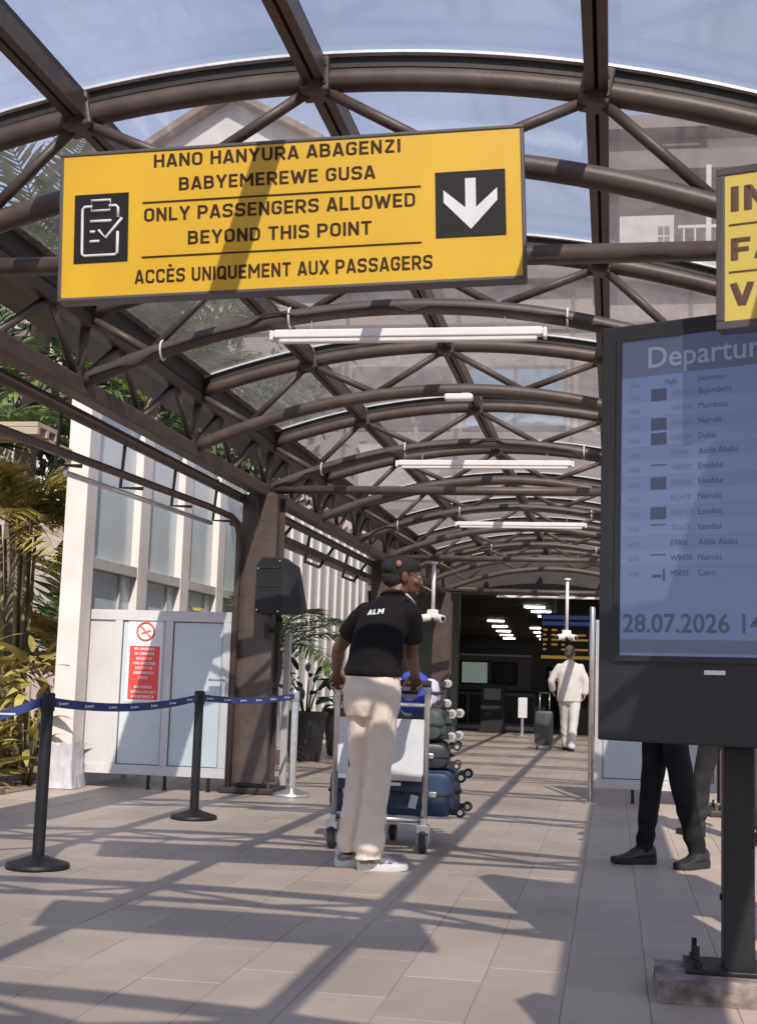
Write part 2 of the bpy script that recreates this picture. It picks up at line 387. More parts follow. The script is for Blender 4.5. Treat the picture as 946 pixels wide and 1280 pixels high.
def rnd(pts, rad, closed=False, n=5):
    P = [Vector((*p, 0)) for p in pts]; out = []; L = len(P)
    for i, p in enumerate(P):
        if not closed and i in (0, L - 1): out.append(p); continue
        a, b = P[i - 1] - p, P[(i + 1) % L] - p; k = min(rad, a.length * .5, b.length * .5)
        s, e = p + a.normalized() * k, p + b.normalized() * k
        for j in range(n + 1):
            q = j / n; out.append(s * (1 - q) ** 2 + p * 2 * q * (1 - q) + e * q * q)
    return [(v.x, v.y) for v in out]
def glyph(ch, r):
    """centre line strokes of a condensed rounded sans capital: (width, [open strokes], [closed strokes])"""
    w = {'I': 2 * r, 'M': .80, 'W': .92, 'E': .54, 'F': .53, 'L': .52, 'T': .60, '\u00c8': .54}.get(ch, .62)
    l, R_, b, t, c = r, w - r, r, 1 - r, w / 2; S = []; C = []; k = .30
    V = lambda x: S.append([(x, 0), (x, 1)])
    if ch == 'I': V(c)
    elif ch == 'H': V(l); V(R_); S.append([(l, .5), (R_, .5)])
    elif ch == 'N': V(l); V(R_); S.append([(l, .96), (R_, .04)])
    elif ch == 'M': V(l); V(R_); S.append([(l, .95), (c, .36)]); S.append([(R_, .95), (c, .36)])
    elif ch == 'A': S += [[(r * .7, 0), (c - .02, 1)], [(w - r * .7, 0), (c + .02, 1)], [(w * .22, .25), (w * .78, .25)]]
    elif ch == 'V': S += [[(r * .7, 1), (c - .01, 0)], [(w - r * .7, 1), (c + .01, 0)]]
    elif ch == 'W': S += [[(r * .7, 1), (w * .28, 0)], [(w * .28, 0), (c, .86)], [(c, .86), (w * .72, 0)], [(w * .72, 0), (w - r * .7, 1)]]
    elif ch == 'X': S += [[(r * .7, 0), (w - r * .7, 1)], [(r * .7, 1), (w - r * .7, 0)]]
    elif ch == 'Y': S += [[(r * .7, 1), (c, .42)], [(w - r * .7, 1), (c, .42)], [(c, .45), (c, 0)]]
    elif ch == 'Z': S += [[(l * .8, t), (R_, t)], [(R_, t), (l, b)], [(l, b), (w - r * .6, b)]]
    elif ch == 'T': S += [[(0, t), (w, t)], [(c, t), (c, 0)]]
    elif ch == 'L': V(l); S.append([(l, b), (w, b)])
    elif ch in 'E\u00c8': V(l); S += [[(l, b), (w, b)], [(l, .5), (w * .92, .5)], [(l, t), (w, t)]]
    elif ch == 'F': V(l); S += [[(l, .47), (w * .92, .47)], [(l, t), (w, t)]]
    elif ch in 'OQ': C.append(rnd([(l, b), (R_, b), (R_, t), (l, t)], k, True))
    elif ch == 'U': S.append(rnd([(l, 1), (l, b), (R_, b), (R_, 1)], k))
    elif ch == 'D': C.append(rnd([(l, b), (l, b), (R_, b), (R_, t), (l, t), (l, t)], k, True))
    elif ch == 'C': S.append(rnd([(R_, .70), (R_, t), (l, t), (l, b), (R_, b), (R_, .30)], k))
    elif ch == 'G': S.append(rnd([(R_, .72), (R_, t), (l, t), (l, b), (R_, b), (R_, .50), (w * .52, .50)], .26))
    elif ch == 'S': S.append(rnd([(R_, .74), (R_, t), (l, t), (l, .52), (R_, .50), (R_, b), (l, b), (l, .26)], .23))
    elif ch in 'PRB':
        V(l)
        if ch == 'B': S += [rnd([(l, t), (R_ - .03, t), (R_ - .03, .52), (l, .52)], .22), rnd([(l, .52), (R_, .52), (R_, b), (l, b)], .22)]
        else: S.append(rnd([(l, t), (R_, t), (R_, .43), (l, .43)], .27))
        if ch == 'R': S.append([(w * .5, .43), (w - r * .6, 0)])
    elif ch == 'K': V(l); S += [[(l, .38), (w - r * .6, 1)], [(w * .42, .52), (w - r * .6, 0)]]
    if ch == 'Q': S.append([(w * .55, .28), (w * 1.0, -.04)])
    if ch == '\u00c8': S.append([(w * .28, 1.30), (w * .62, 1.15)])
    return w, S, C
def strokes(body, origin, ux, uy, un, x0, x1, y0, y1, m, parent, r=.082, gap=.13, lift=.002):
    mb = MB(); x = 0
    for ch in body:
        if ch == ' ': x += .34; continue
        w, S, C = glyph(ch, r)
        for p in S: mb.tube([(a + x, b_, 0) for a, b_ in p], r, 6)
        for p in C: mb.tube([(a + x, b_, 0) for a, b_ in p], r, 6, closed=True)
        x += w + gap
    tot = x - gap; kx = (x1 - x0) / tot; ky = y1 - y0; o_ = Vector(origin); ux, uy, un = Vector(ux), Vector(uy), Vector(un)
    mb.v = [o_ + ux * (x0 + p.x * kx) + uy * (y0 + p.y * ky) + un * (lift + p.z * ky * .12) for p in mb.v]
    o = obj('lettering', mb, m, parent); o['kind'] = 'stuff'; return o

# ------------------------------------------------------------------ ground and floor
g = MB().box((0, 60, -.06), (500, 500, .02)); tag(obj('ground', g, 'earth'), 'dry earth ground around the walkway', kind='structure')
FX0, FX1, FY0, FY1 = -7.2, 6.0, -4.0, 62.0
fl = tag(obj('floor', MB().box(((FX0 + FX1) / 2, (FY0 + FY1) / 2, -.03), (FX1 - FX0, FY1 - FY0, .053)), 'grout'), 'grey beige stone tile floor of the covered walkway', kind='structure')
TW, TD, J = .30, .62, .0025
def tile_mb(w, d):
    b = .002; x, y = w / 2 - J / 2, d / 2 - J / 2
    mb = MB(); vs = [(-x, -y, -.008), (x, -y, -.008), (x, y, -.008), (-x, y, -.008), (-x, -y, -.002), (x, -y, -.002), (x, y, -.002), (-x, y, -.002),
          (-x + b, -y + b, 0), (x - b, -y + b, 0), (x - b, y - b, 0), (-x + b, y - b, 0)]
    return mb.add(vs, [(0, 1, 5, 4), (1, 2, 6, 5), (2, 3, 7, 6), (3, 0, 4, 7), (4, 5, 9, 8), (5, 6, 10, 9), (6, 7, 11, 10), (7, 4, 8, 11), (8, 9, 10, 11)])
tm = tile_mb(TW, TD).mesh('tile'); tm.materials.append(M['tile'])
rest = MB(); cand = []
ci = 0
x = .14 - TW * math.ceil((.14 - FX0) / TW) + TW / 2
while x < FX1:
    y = FY0 + (ci % 2) * TD / 2 + .1 * ((ci * 37) % 5) / 5
    while y < 30.0:
        cand.append((x, y)); y += TD
    x += TW; ci += 1
MWI = cam.matrix_world.inverted()
def pix(p):
    c = MWI @ Vector(p)
    if c.z > -.1: return None
    return (473 + 1660 * c.x / -c.z, 640 - 1660 * c.y / -c.z)
vis = []
for (x, y) in cand:
    p = pix((x, y, 0))
    if p and -25 < p[0] < 970 and p[1] < 1330: vis.append((y, x))
vis.sort(); near = set((x, y) for y, x in vis[:298])
random.seed(3)
for (x, y) in cand:
    dz = random.uniform(-.0012, .0012)
    if (x, y) in near:
        o = bpy.data.objects.new('tile', tm); COL.objects.link(o); o.location = (x, y, dz); attach(o, fl)
    elif not (y > 26.4 and x < -5):
        t = tile_mb(TW, TD); rest.add([p + Vector((x, y, dz)) for p in t.v], t.f)
tag(obj('tile', rest, 'tile', fl), kind='stuff')

# ------------------------------------------------------------------ glass vault canopy on steel arches
XC, HALF = -1.2, 2.1
Y0, SP = 5.35, 2.30
def zu(x): return 3.66 - .085 * (x - XC) ** 2
def zl(x): return 3.315 - .105 * (x - XC) ** 2
NODES = [-2.1, -1.17, -.09, 1.11, 2.1]
XL, XR = XC - HALF, XC + HALF
canopy = thing('glass_canopy', 'long vaulted glass walkway canopy on dark brown arched steel trusses', 'canopy', (XC, 12.25, 0))
def frame(y, tie):
    fr = sub('arched_truss', canopy, (XC, y, 2.85)); N = 28
    up = [(XC - 2.05 + 4.1 * i / N, y, zu(XC - 2.05 + 4.1 * i / N)) for i in range(N + 1)]
    lo = [(XL + 2 * HALF * i / N, y, zl(XL + 2 * HALF * i / N)) for i in range(N + 1)]
    obj('upper_chord', MB().tube(up, .050, 12), 'steel', fr, True)
    obj('lower_chord', MB().tube(lo, .050, 12), 'steel', fr, True)
    bar = MB()
    for a, b in zip(up[:-1], up[1:]):
        a2, b2 = Vector(a), Vector(b); t = (b2 - a2); mid = (a2 + b2) / 2
        ang = math.atan2(t.z, t.x); rot = Matrix.Rotation(-ang, 3, 'Y')
        bar.box(mid + Vector((0, 0, .075)), (t.length + .002, .045, .05), rot)
    obj('glazing_bar', bar, 'gutter', fr)
    st = MB()
    for a, b in zip(up[:-1], up[1:]):
        a2, b2 = Vector(a), Vector(b); t = (b2 - a2); mid = (a2 + b2) / 2
        rot = Matrix.Rotation(-math.atan2(t.z, t.x), 3, 'Y')
        st.box(mid + Vector((0, -.038, .106)), (t.length + .002, .03, .012), rot)
    obj('edge_glint_strip', st, 'alu', fr)  # pale strip for the sealant and the light caught on the pane edge
    for k in range(4):
        a, b = XC + NODES[k], XC + NODES[k + 1]; m = (a + b) / 2
        ax = max(a, XC - 2.05); bx = min(b, XC + 2.05)
        for (p, q) in ((ax, m), (bx, m)):
            obj('diagonal', MB().tube([(p, y, zu(p) - .02), (q, y, zl(q) + .02)], .026, 8), 'steel', fr, True)
    for k in (1, 2, 3):
        x = XC + NODES[k]
        obj('node_collar', MB().box((x, y, zu(x) + .012), (.13, .13, .16), Matrix.Rotation(math.atan(.17 * (x - XC)), 3, 'Y')), 'steel', fr, bevel=.01)
        bt = MB()
        for bx in (-.045, .045):
            for bz in (-.03, .05): bt.lathe((x + bx, y - .066, zu(x) + bz - .0 + .17 * (x - XC) * -bx), [(.011, -.006), (.011, .001)], 6, 'y')
        obj('node_bolt', bt, 'gutter', fr)['kind'] = 'stuff'
    if tie: obj('tie_rod', MB().tube([(XL, y, 2.86), (XR, y, 2.86)], .042, 12), 'steel', fr, True)
    return fr
fA = frame(Y0, True); fB = frame(Y0 + SP, False)
for i in range(-4, 10):
    if i in (0, 1): continue
    c = dup(fA if i % 3 == 0 else fB, canopy); c.location.y += SP * (i if i % 3 == 0 else i - 1)
YA, YB = Y0 - 4 * SP, Y0 + 9 * SP
YA -= .25; YB += .15
for k in (1, 2, 3):
    x = XC + NODES[k]
    for dx in (-.028, .028):
        obj('purlin', MB().box((x + dx, (YA + YB) / 2, zu(x) + .02), (.04, YB - YA, .085)), 'steel', canopy)
    obj('glazing_bar', MB().box((x, (YA + YB) / 2, zu(x) + .086), (.07, YB - YA, .035)), 'gutter', canopy)
# glass panes: one sheet per bay and panel
def pane(k):
    a, b = XC + NODES[k], XC + NODES[k + 1]
    a, b = max(a, XC - 2.08) + .02, min(b, XC + 2.08) - .02; mb = MB(); n = 5; vs = []; y0, y1 = .025, SP - .025
    for h in (.108, .118):
        for y in (y0, y1):
            for i in range(n + 1):
                x = a + (b - a) * i / n; vs.append((x, Y0 + y, zu(x) + h))
    m = n + 1; fs = []
    for i in range(n):
        fs += [(i, i + 1, m + i + 1, m + i), (2 * m + i, 3 * m + i, 3 * m + i + 1, 2 * m + i + 1), (i, 2 * m + i, 2 * m + i + 1, i + 1), (m + i, m + i + 1, 3 * m + i + 1, 3 * m + i)]
    fs += [(0, m, 3 * m, 2 * m), (n, 2 * m + n, 3 * m + n, m + n)]
    return mb.add(vs, fs)
for k in range(4):
    p0 = obj('glass_pane', pane(k), 'glass', canopy)
    for i in range(-4, 9):
        if i == 0: continue
        c = p0.copy(); COL.objects.link(c); c.location.y += SP * i
# edge trusses, gutters, columns
for sx, xe in ((-1, XL), (1, XR)):
    et = sub('edge_truss', canopy, (xe, 12.25, 2.85))
    obj('bottom_chord', MB().box((xe, (YA + YB) / 2, 2.83), (.13, YB - YA, .11)), 'steel', et, bevel=.012)
    obj('bottom_chord', MB().tube([(xe + sx * .20, YA, 2.76), (xe + sx * .20, YB, 2.76)], .045, 10), 'steel', et, True)
    xt = xe - sx * .04
    obj('top_chord', MB().box((xt, (YA + YB) / 2, 3.25), (.09, YB - YA, .08)), 'steel', et)
    w0 = obj('web_bar', MB().tube([(xe, Y0, 2.86), (xt, Y0 + SP / 4, 3.24)], .026, 8), 'steel', et, True)
    w1 = obj('web_bar', MB().tube([(xt, Y0 + SP / 4, 3.24), (xe, Y0 + SP / 2, 2.86)], .026, 8), 'steel', et, True)
    w2 = obj('web_post', MB().tube([(xe, Y0, 2.86), (xt, Y0, 3.24)], .034, 8), 'steel', et, True)
    cl = obj('cleat', MB().box((xe - sx * .01, Y0, 2.91), (.10, .16, .08)), 'gutter', et)
    for i in range(-8, 18):
        for w in (w0, w1, w2, cl):
            if i == 0 or (w in (w2, cl) and i % 2): continue
            c = w.copy(); COL.objects.link(c); c.location.y += SP / 2 * i
    gm = MB(); xg = xe + sx * .16
    gm.box((xg, (YA + YB) / 2, 3.30), (.50, YB - YA, .012)); gm.box((xg - .247, (YA + YB) / 2, 3.37), (.012, YB - YA, .13)); gm.box((xg + .247, (YA + YB) / 2, 3.37), (.012, YB - YA, .13))
    obj('gutter', gm, 'gutter', canopy)
    obj('edge_flashing', MB().box((xe - sx * .10, (YA + YB) / 2, zu(XC + 2.05) + .135), (.10, YB - YA, .008)), 'plinth', canopy)
    tr = MB() # tray of cables slung under the edge truss
    xt2 = xe + sx * .36
    tr.box((xt2, 18.9, 2.56), (.16, 12.6, .025)); tr.box((xt2 - .08, 18.9, 2.59), (.012, 12.6, .07)); tr.box((xt2 + .08, 18.9, 2.59), (.012, 12.6, .07))
    obj('cable_tray', tr, 'steel', canopy)
    hg = obj('tray_hanger', MB().tube([(xe + sx * .22, 12.9, 2.80), (xt2, 13.25, 2.46), (xt2, 14.05, 2.46), (xe + sx * .22, 14.4, 2.80)], .02, 8), 'steel', canopy, True)
    for i in range(1, 6):
        c = hg.copy(); COL.objects.link(c); c.location.y += 2.3 * i
    col = MB()
    def column(y, xe=xe + (.2 if sx > 0 else 0)):
        cb = MB(); cb.box((xe, y, 1.44), (.25, .26, 2.76)); cb.box((xe, y - .155, 1.44), (.34, .022, 2.70)); cb.box((xe, y + .155, 1.44), (.34, .022, 2.70))
        o = obj('column', cb, 'steel', canopy, bevel=.006)
        obj('base_plate', MB().box((xe, y, .03), (.52, .52, .055)), 'gutter', o, bevel=.01)
        for a in (-.2, .2):
            for b in (-.2, .2): obj('anchor_bolt', MB().lathe((xe + a, y + b, .056), [(.016, 0), (.016, .03), (.009, .032), (.009, .06)], 8), 'steel', o)
        obj('gusset', MB().prism([(-.13, 0), (.13, 0), (.30, .36), (-.30, .36)], (xe, y - .006, 2.41), (0, 1, 0), (0, 0, 1), (sx * .012 - .30 * 0, 0, 0)), 'steel', o)
        return o
    c0 = column(Y0 + 3 * SP)
    for i in (-3, 0, 6, 9):
        c = dup(c0, canopy); c.location.y += SP * (i - 3)
# sloping rain pipe under the near left edge, turning down beside the column
pp = [(-3.47, -3.0, 2.28), (-3.47, 5.0, 2.40), (-3.47, 11.0, 2.53), (-3.47, 11.75, 2.53), (-3.47, 11.92, 2.50), (-3.47, 12.0, 2.40), (-3.47, 12.02, 2.2), (-3.47, 12.02, .02)]
obj('rain_pipe', MB().tube(pp, .030, 12), 'steel', canopy, True)
tk = obj('pipe_bracket', MB().tube([(-3.5, 7.9, 2.76), (-3.56, 8.0, 2.40), (-3.4, 8.05, 2.40)], .014, 8), 'steel', canopy, True)
for i in range(1, 4):
    c = tk.copy(); COL.objects.link(c); c.location.y += 1.15 * i; c.location.z += .02 * i
# white conduit rail below the pipe, in the light
obj('conduit', MB().tube([(-3.75, 8.6, 2.44), (-3.75, 12.0, 2.50)], .022, 8), 'alu', canopy, True)
# black cable along the lower chords with clear ties
for i in (1, 3, 5, 7):
    y = Y0 + SP * i
    pts = []
    for k in range(40):
        x = XL + .1 + 3.9 * k / 39; wv = .05 * math.sin(k * 1.15 + i) if k % 9 in (2, 3) else 0
        pts.append((x, y - .052 - abs(wv) * .3, zl(x) - .01 + wv * .9))
    obj('cable', MB().tube(pts, .009, 6), 'rubber', canopy, True)
    for xx in (-2.75, -1.95, -.28, .35):
        obj('cable_tie', MB().tube([(xx + .052 * math.cos(a) * .0, y + .060 * math.cos(a), zl(xx) + .060 * math.sin(a)) for a in [2 * PI * k / 14 for k in range(14)]], .007, 6, closed=True), 'orangecap', canopy, True)

# fluorescent battens slung under the lower chords
def batten(name, L, y, z, xc, label, grp):
    t = thing(name, label, 'strip light', (xc, y, z), grp)
    obj('housing', MB().rbox((xc, y, z), (L, .07, .05), .012, 2), 'lamp', t)
    obj('tube_cover', MB().rbox((xc, y, z - .036), (L * .96, .05, .035), .015, 3), 'lamp', t)
    for s in (-1, 1):
        obj('end_cap', MB().rbox((xc + s * (L / 2 + .012), y, z - .01), (.024, .074, .062), .01, 2), 'lamp', t)
        obj('hanger', MB().tube([(xc + s * L * .36, y, z + .02), (xc + s * L * .36, y, zl(xc + s * L * .36) - .045)], .006, 6), 'chrome', t)
    return t
b1 = batten('strip_light', 1.62, Y0 + SP - .02, 3.145, -1.23, 'white fluorescent strip light under the arch just beyond the wide yellow sign', 'fluorescent strip lights under the arches')
for i, lab in ((3, 'white fluorescent strip light under the arch that stands on the column with the loudspeaker'),
               (5, 'white fluorescent strip light third along the vault from the wide yellow sign'),
               (7, 'white fluorescent strip light farthest along the vault, before the dark hall')):
    c = dup(b1, None, lab); c.location.y += SP * (i - 1); c.location.z -= .012 * (i - 1); c.location.x += .05 * (i - 1) * .3
t = thing('emergency_light', 'short white emergency light fixed under the second arch', 'light', (-1.17, Y0 + 2 * SP - .09, 3.27))
obj('body', MB().rbox((-1.17, Y0 + 2 * SP - .10, 3.235), (.22, .08, .05), .02, 3), 'lamp', t); obj('bracket', MB().box((-1.12, Y0 + 2 * SP - .06, 3.262), (.06, .06, .03)), 'chrome', t)

# ------------------------------------------------------------------ signs
def plane_sign(name, label, loc, Wd, Ht, yaw, face, depth=.085, rods=None, border=.026, roll=0):
    """board whose front faces -y turned by yaw; returns (thing, origin top-left, ux, uy(down->up), un)"""
    t = thing(name, label, 'sign', loc)
    rot = Matrix.Rotation(yaw, 3, 'Z') @ Matrix.Rotation(-roll, 3, 'Y'); ux = rot @ Vector((1, 0, 0)); un = rot @ Vector((0, -1, 0)); uz = rot @ Vector((0, 0, 1)); c = Vector(loc)
    obj('box', MB().box(c, (Wd - .02, depth - .02, Ht - .02), rot), 'signframe', t)
    for sz in (-1, 1): obj('frame_rail', MB().box(c + uz * sz * (Ht / 2 - border / 2), (Wd, depth, border), rot), 'signframe', t, bevel=.004)
    for sx in (-1, 1): obj('frame_rail', MB().box(c + ux * sx * (Wd / 2 - border / 2), (border, depth, Ht - 2 * border - .001), rot), 'signframe', t, bevel=.004)
    obj('face', MB().box(c + un * (depth / 2 - .008), (Wd - 2 * border - .001, .006, Ht - 2 * border - .001), rot), face, t)
    for p in rods or []:
        a = c + ux * p[0] + uz * (Ht / 2 - .01); b = Vector(p[1])
        obj('hanger', MB().tube([a, b], .014, 8), 'signframe', t)
    tl = c - ux * Wd / 2 + uz * Ht / 2 + un * (depth / 2 - .005)
    return t, tl, ux, uz, un
SW, SH = 1.934, .640
SY = R(1.9); SROLL = R(2.36)
sg, TL, ux, uz, un = plane_sign('overhead_sign', 'wide yellow hanging sign with clipboard and down arrow, only passengers allowed', (-1.327, 5.10, 2.960), SW, SH, SY, 'yellow', border=.015, roll=SROLL,
                                rods=[(-.62, (-1.95, 5.31, 3.27)), (.62, (-.70, 5.31, 3.30))])
def sline(body, u0, u1, v0, v1): strokes(body, TL, ux, uz, un, u0 * SW, u1 * SW, -v1 * SH, -v0 * SH, 'ink', sg)
sline('HANO HANYURA ABAGENZI', .21, .743, .045, .132); sline('BABYEMEREWE GUSA', .266, .689, .209, .296)
sline('ONLY PASSENGERS ALLOWED', .19, .773, .405, .494); sline('BEYOND THIS POINT', .287, .681, .573, .661)
sline('ACC\u00c8S UNIQUEMENT AUX PASSAGERS', .172, .807, .815, .905)
def srect(name, u0, u1, v0, v1, m, lift=.002, th=.003):
    return obj(name, MB().box(TL + ux * (u0 + u1) / 2 * SW - uz * (v0 + v1) / 2 * SH + un * lift, ((u1 - u0) * SW, th, (v1 - v0) * SH), Matrix.Rotation(SY, 3, 'Z') @ Matrix.Rotation(-SROLL, 3, 'Y')), m, sg)
srect('ruled_line', .186, .785, .362, .371, 'ink'); srect('ruled_line', .186, .785, .727, .736, 'ink')
ic = srect('pictogram', .035, .155, .29, .75, 'icon'); ic2 = srect('pictogram', .815, .96, .285, .71, 'icon')
def P2(u, v, lift=.005): return TL + ux * u * SW - uz * v * SH + un * lift
def stroke(pts, r=.0062, parent=None, closed=False):
    obj('white_mark', MB().tube([P2(*p) for p in pts], r, 6, closed=closed), 'print', parent, True)
stroke([(.075, .375), (.058, .375), (.0535, .39), (.0535, .69), (.058, .705), (.128, .705), (.1325, .69), (.1325, .55)], parent=ic)
stroke([(.112, .375), (.128, .375), (.1325, .39), (.1325, .455)], parent=ic)
stroke([(.073, .335), (.073, .405), (.115, .405), (.115, .335)], parent=ic, closed=True)
stroke([(.071, .475), (.118, .475)], parent=ic); stroke([(.071, .545), (.082, .545)], parent=ic); stroke([(.071, .61), (.092, .61)], parent=ic)
stroke([(.09, .535), (.106, .59), (.142, .46)], parent=ic)
arrow = [(.877, .335), (.899, .335), (.899, .525), (.943, .405), (.943, .485), (.888, .665), (.832, .485), (.832, .405), (.877, .525)]
mbv = MB(); a3 = [P2(u, v, .004) for u, v in arrow]
mbv.add(a3 + [p + un * .003 for p in a3], [tuple(range(9, 18)), tuple(reversed(range(9)))] + [(k, (k + 1) % 9, 9 + (k + 1) % 9, 9 + k) for k in range(9)])
obj('arrow', mbv, 'print', ic2)
# second yellow sign on the right, running out of view
W2, H2 = 1.5, .594
c2 = Vector((.359, 4.74, 2.654)); Y2 = R(-17); u2 = Matrix.Rotation(Y2, 3, 'Z') @ Vector((1, 0, 0))
ctr = c2 + u2 * W2 / 2
sg2, TL2, ux2, uz2, un2 = plane_sign('overhead_sign', 'paler yellow hanging sign lettered IN, FA, VO above the departures display', tuple(ctr), W2, H2, Y2, 'paleyellow', border=.03,
                                     rods=[(-.15, (.95, 4.66, 3.2)), (.5, (1.0, 4.45, 2.95))])
for (b, x0, x1, y0, y1) in (('IN', .052, .185, .075, .165), ('FA', .052, .215, .265, .345), ('VO', .052, .225, .43, .51)):
    strokes(b, TL2, ux2, uz2, un2, x0, x1, -y1, -y0, 'brownink', sg2, .10)
for v in (.215, .388):
    obj('ruled_line', MB().box(TL2 + ux2 * W2 / 2 - uz2 * v + un2 * .002, (W2 - .09, .003, .004), Matrix.Rotation(Y2, 3, 'Z')), 'brownink', sg2)
# unlit back of a further board above the viewer, it shades the floor
plane_sign('overhead_sign', 'yellow hanging board on the arch above the viewer', (-.80, 2.78, 3.06), 1.75, .56, 0, 'yellow', rods=[(-.5, (-1.3, 3.0, 3.32)), (.5, (-.3, 3.0, 3.3))])

# ------------------------------------------------------------------ departures display on a post
def totem(label, loc, yaw, full=True):
    t = thing('departures_display', label, 'information display', (loc[0], loc[1], 0), None if full else None)
    rot = Matrix.Rotation(yaw, 3, 'Z'); ux = rot @ Vector((1, 0, 0)); un = rot @ Vector((0, -1, 0)); uz = Vector((0, 0, 1))
    Wd, Z0, Z1, dp = 1.0, .893, 2.502, .16
    c = Vector((loc[0], loc[1], 0)) + un * .12
    cz = (Z0 + Z1) / 2
    obj('housing', MB().box(c + uz * cz, (Wd, dp, Z1 - Z0), rot), 'housing', t, bevel=.008)
    f = c + un * (dp / 2)                                   # front plane centre
    def rect(x0, x1, z0, z1, lift, th, name, m, par=t):
        return obj(name, MB().box(f + ux * (x0 + x1) / 2 + uz * (z0 + z1) / 2 + un * lift, (x1 - x0, th, z1 - z0), rot), m, par)
    L = -Wd / 2
    # raised surround of the screen
    sx0, sx1, sz0, sz1 = L + .090, L + .915, 1.215, 2.435
    for nm in ((sx0 - .02, sx1 + .02, sz0 - .022, sz0), (sx0 - .02, sx1 + .02, sz1, sz1 + .022), (sx0 - .02, sx0, sz0 + .0005, sz1 - .0005), (sx1, sx1 + .02, sz0 + .0005, sz1 - .0005)):
        rect(*nm, .004, .016, 'bezel', 'housing')
    sc = rect(sx0, sx1, sz0, sz1, .001, .006, 'screen', 'screen')
    if full:
        rect(sx0 + .001, sx1 - .001, 2.290, sz1 - .001, .005, .002, 'header_bar', 'screendark', sc)
        def tx(b, x0, x1, z0, z1, m='screentext', bold=0, align=.88): lettering(b, f + un * .0065, ux, uz, un, x0, x1, z0, z1, m, sc, bold, .001, align)
        tx('Departures', L + .20, L + .735, 2.318, 2.400, 'screentext2', .01, 'fit')
        tx('Time', L + .125, L + .185, 2.250, 2.266, 'screenfaint'); tx('Flight', L + .27, L + .375, 2.250, 2.268); tx('Destination', L + .40, L + .62, 2.250, 2.268)
        rows = [('WB464', 'Bujumbura', .175), ('WB440', 'Mombasa', .115), ('WB452', 'Nairobi', .110), ('WB304', 'Dubai', .085), ('ET808', 'Addis Ababa', .205), ('WB422', 'Entebbe', .145),
                ('WB436', 'Entebbe', .135), ('KQ478', 'Nairobi', .115), ('WB710', 'London', .12), ('TK612', 'Istanbul', .125), ('ET806', 'Addis Ababa', .205), ('WB458', 'Nairobi', .115), ('MS835', 'Cairo', .085)]
        for i, (fl_, ct, w) in enumerate(rows):
            z = 2.204 - i * .0572
            if i % 2: rect(sx0 + .002, sx1 - .002, z - .020, z + .038, .0045, .001, 'row_band', 'screenpale', sc)
            tx(['13:45', '14:00', '14:10', '14:20', '14:35', '14:40', '15:05', '15:15', '15:30', '15:50', '16:10', '16:25', '17:00'][i], L + .125, L + .19, z - .002, z + .015, 'screenfaint')
            if i in (0, 2, 3, 6, 8): rect(L + .213, L + .275, z - .016, z + .030, .006, .002, 'logo_block', 'screentext', sc)
            elif i in (5, 9, 11): rect(L + .213, L + .275, z + .018, z + .022, .006, .002, 'logo_block', 'screentext', sc)
            elif i == 12:
                rect(L + .223, L + .258, z - .008, z + .002, .006, .002, 'logo_block', 'screentext', sc); rect(L + .264, L + .272, z - .022, z + .022, .006, .002, 'logo_block', 'screentext', sc)
            tx(fl_, L + .295, L + .384, z - .003, z + .018, 'screentext' if i > 9 else 'screenfaint'); tx(ct, L + .402, L + .402 + w, z - .004, z + .019)
        tx('28.07.2026 14:1', L + .105, L + .695, 1.302, 1.372, 'screentext', .012, 'fit')
        rect(sx0 + .001, sx1 - .001, 1.226, 1.276, .005, .002, 'footer_bar', 'screendark', sc)
    rect(L + .425, L + .505, 1.150, 1.166, .002, .004, 'maker_plate', 'chrome')
    obj('post', MB().box((loc[0] - .02, loc[1], .49), (.112, .112, .80)), 'blackmetal', t, bevel=.006)
    obj('post', MB().box(Vector((loc[0], loc[1], 1.6)) - un * .03, (.128, .10, 1.4), rot), 'blackmetal', t)
    obj('flange_plate', MB().box((loc[0] + .02, loc[1] + .02, .087), (.46, .26, .018)), 'blackmetal', t, bevel=.004)
    for a in (-1, 1):
        for b in (-1, 1):
            p = Vector((loc[0] + .02, loc[1] + .02, .095)) + Vector((a * .19, b * .085, 0))
            obj('anchor_bolt', MB().lathe(p, [(.018, 0), (.018, .022), (.010, .024), (.010, .075)], 8), 'blackmetal', t)
    obj('cable_gland', MB().lathe(Vector((loc[0] - .085, loc[1], .34)), [(.012, 0), (.012, .03)], 10, 'x'), 'blackmetal', t)
    # the housing reaches its post through two brackets
    for z in (1.2, 2.2): obj('bracket', MB().box(Vector((loc[0], loc[1], z)) + un * .03, (.20, .03, .10), rot), 'blackmetal', t)
    return t
totem('tall charcoal departures display with a blue screen on a square black post', (.483, 5.174), R(-24.5))
pl = thing('concrete_plinth', 'chipped concrete plinth under the departures display post', 'plinth', (.55, 5.12, 0))
mbp = MB()
rr = random.Random(5); n = 14
def plinth():
    bm = bmesh.new(); bmesh.ops.create_cube(bm, size=1)
    bmesh.ops.subdivide_edges(bm, edges=bm.edges[:], cuts=9, use_grid_fill=True)
    for v in bm.verts:
        top = v.co.z > .3; p = Vector((v.co.x * .80, v.co.y * .40, (v.co.z + .5) * .078))
        e = max(abs(v.co.x), abs(v.co.y))
        nn = noise.noise(p * 9) * .012 + noise.noise(p * 30) * .004
        if e > .49: p.x += nn * math.copysign(1, v.co.x) * 1.2; p.y += nn * math.copysign(1, v.co.y) * 1.2
        if top and e > .42: p.z -= max(0, noise.noise(p * 6 + Vector((3, 1, 0))) * .03) + (.006 if e > .49 else 0)
        v.co = p + Vector((.565, 5.135, 0))
    me = bpy.data.meshes.new('block'); bm.to_mesh(me); bm.free(); return me
obj('block', plinth(), 'plinth', pl)
# a second, identical display stands just past the right edge of the view
totem('second tall charcoal display nearer the viewer, its screen blank', (.90, 2.30), R(-24), False)

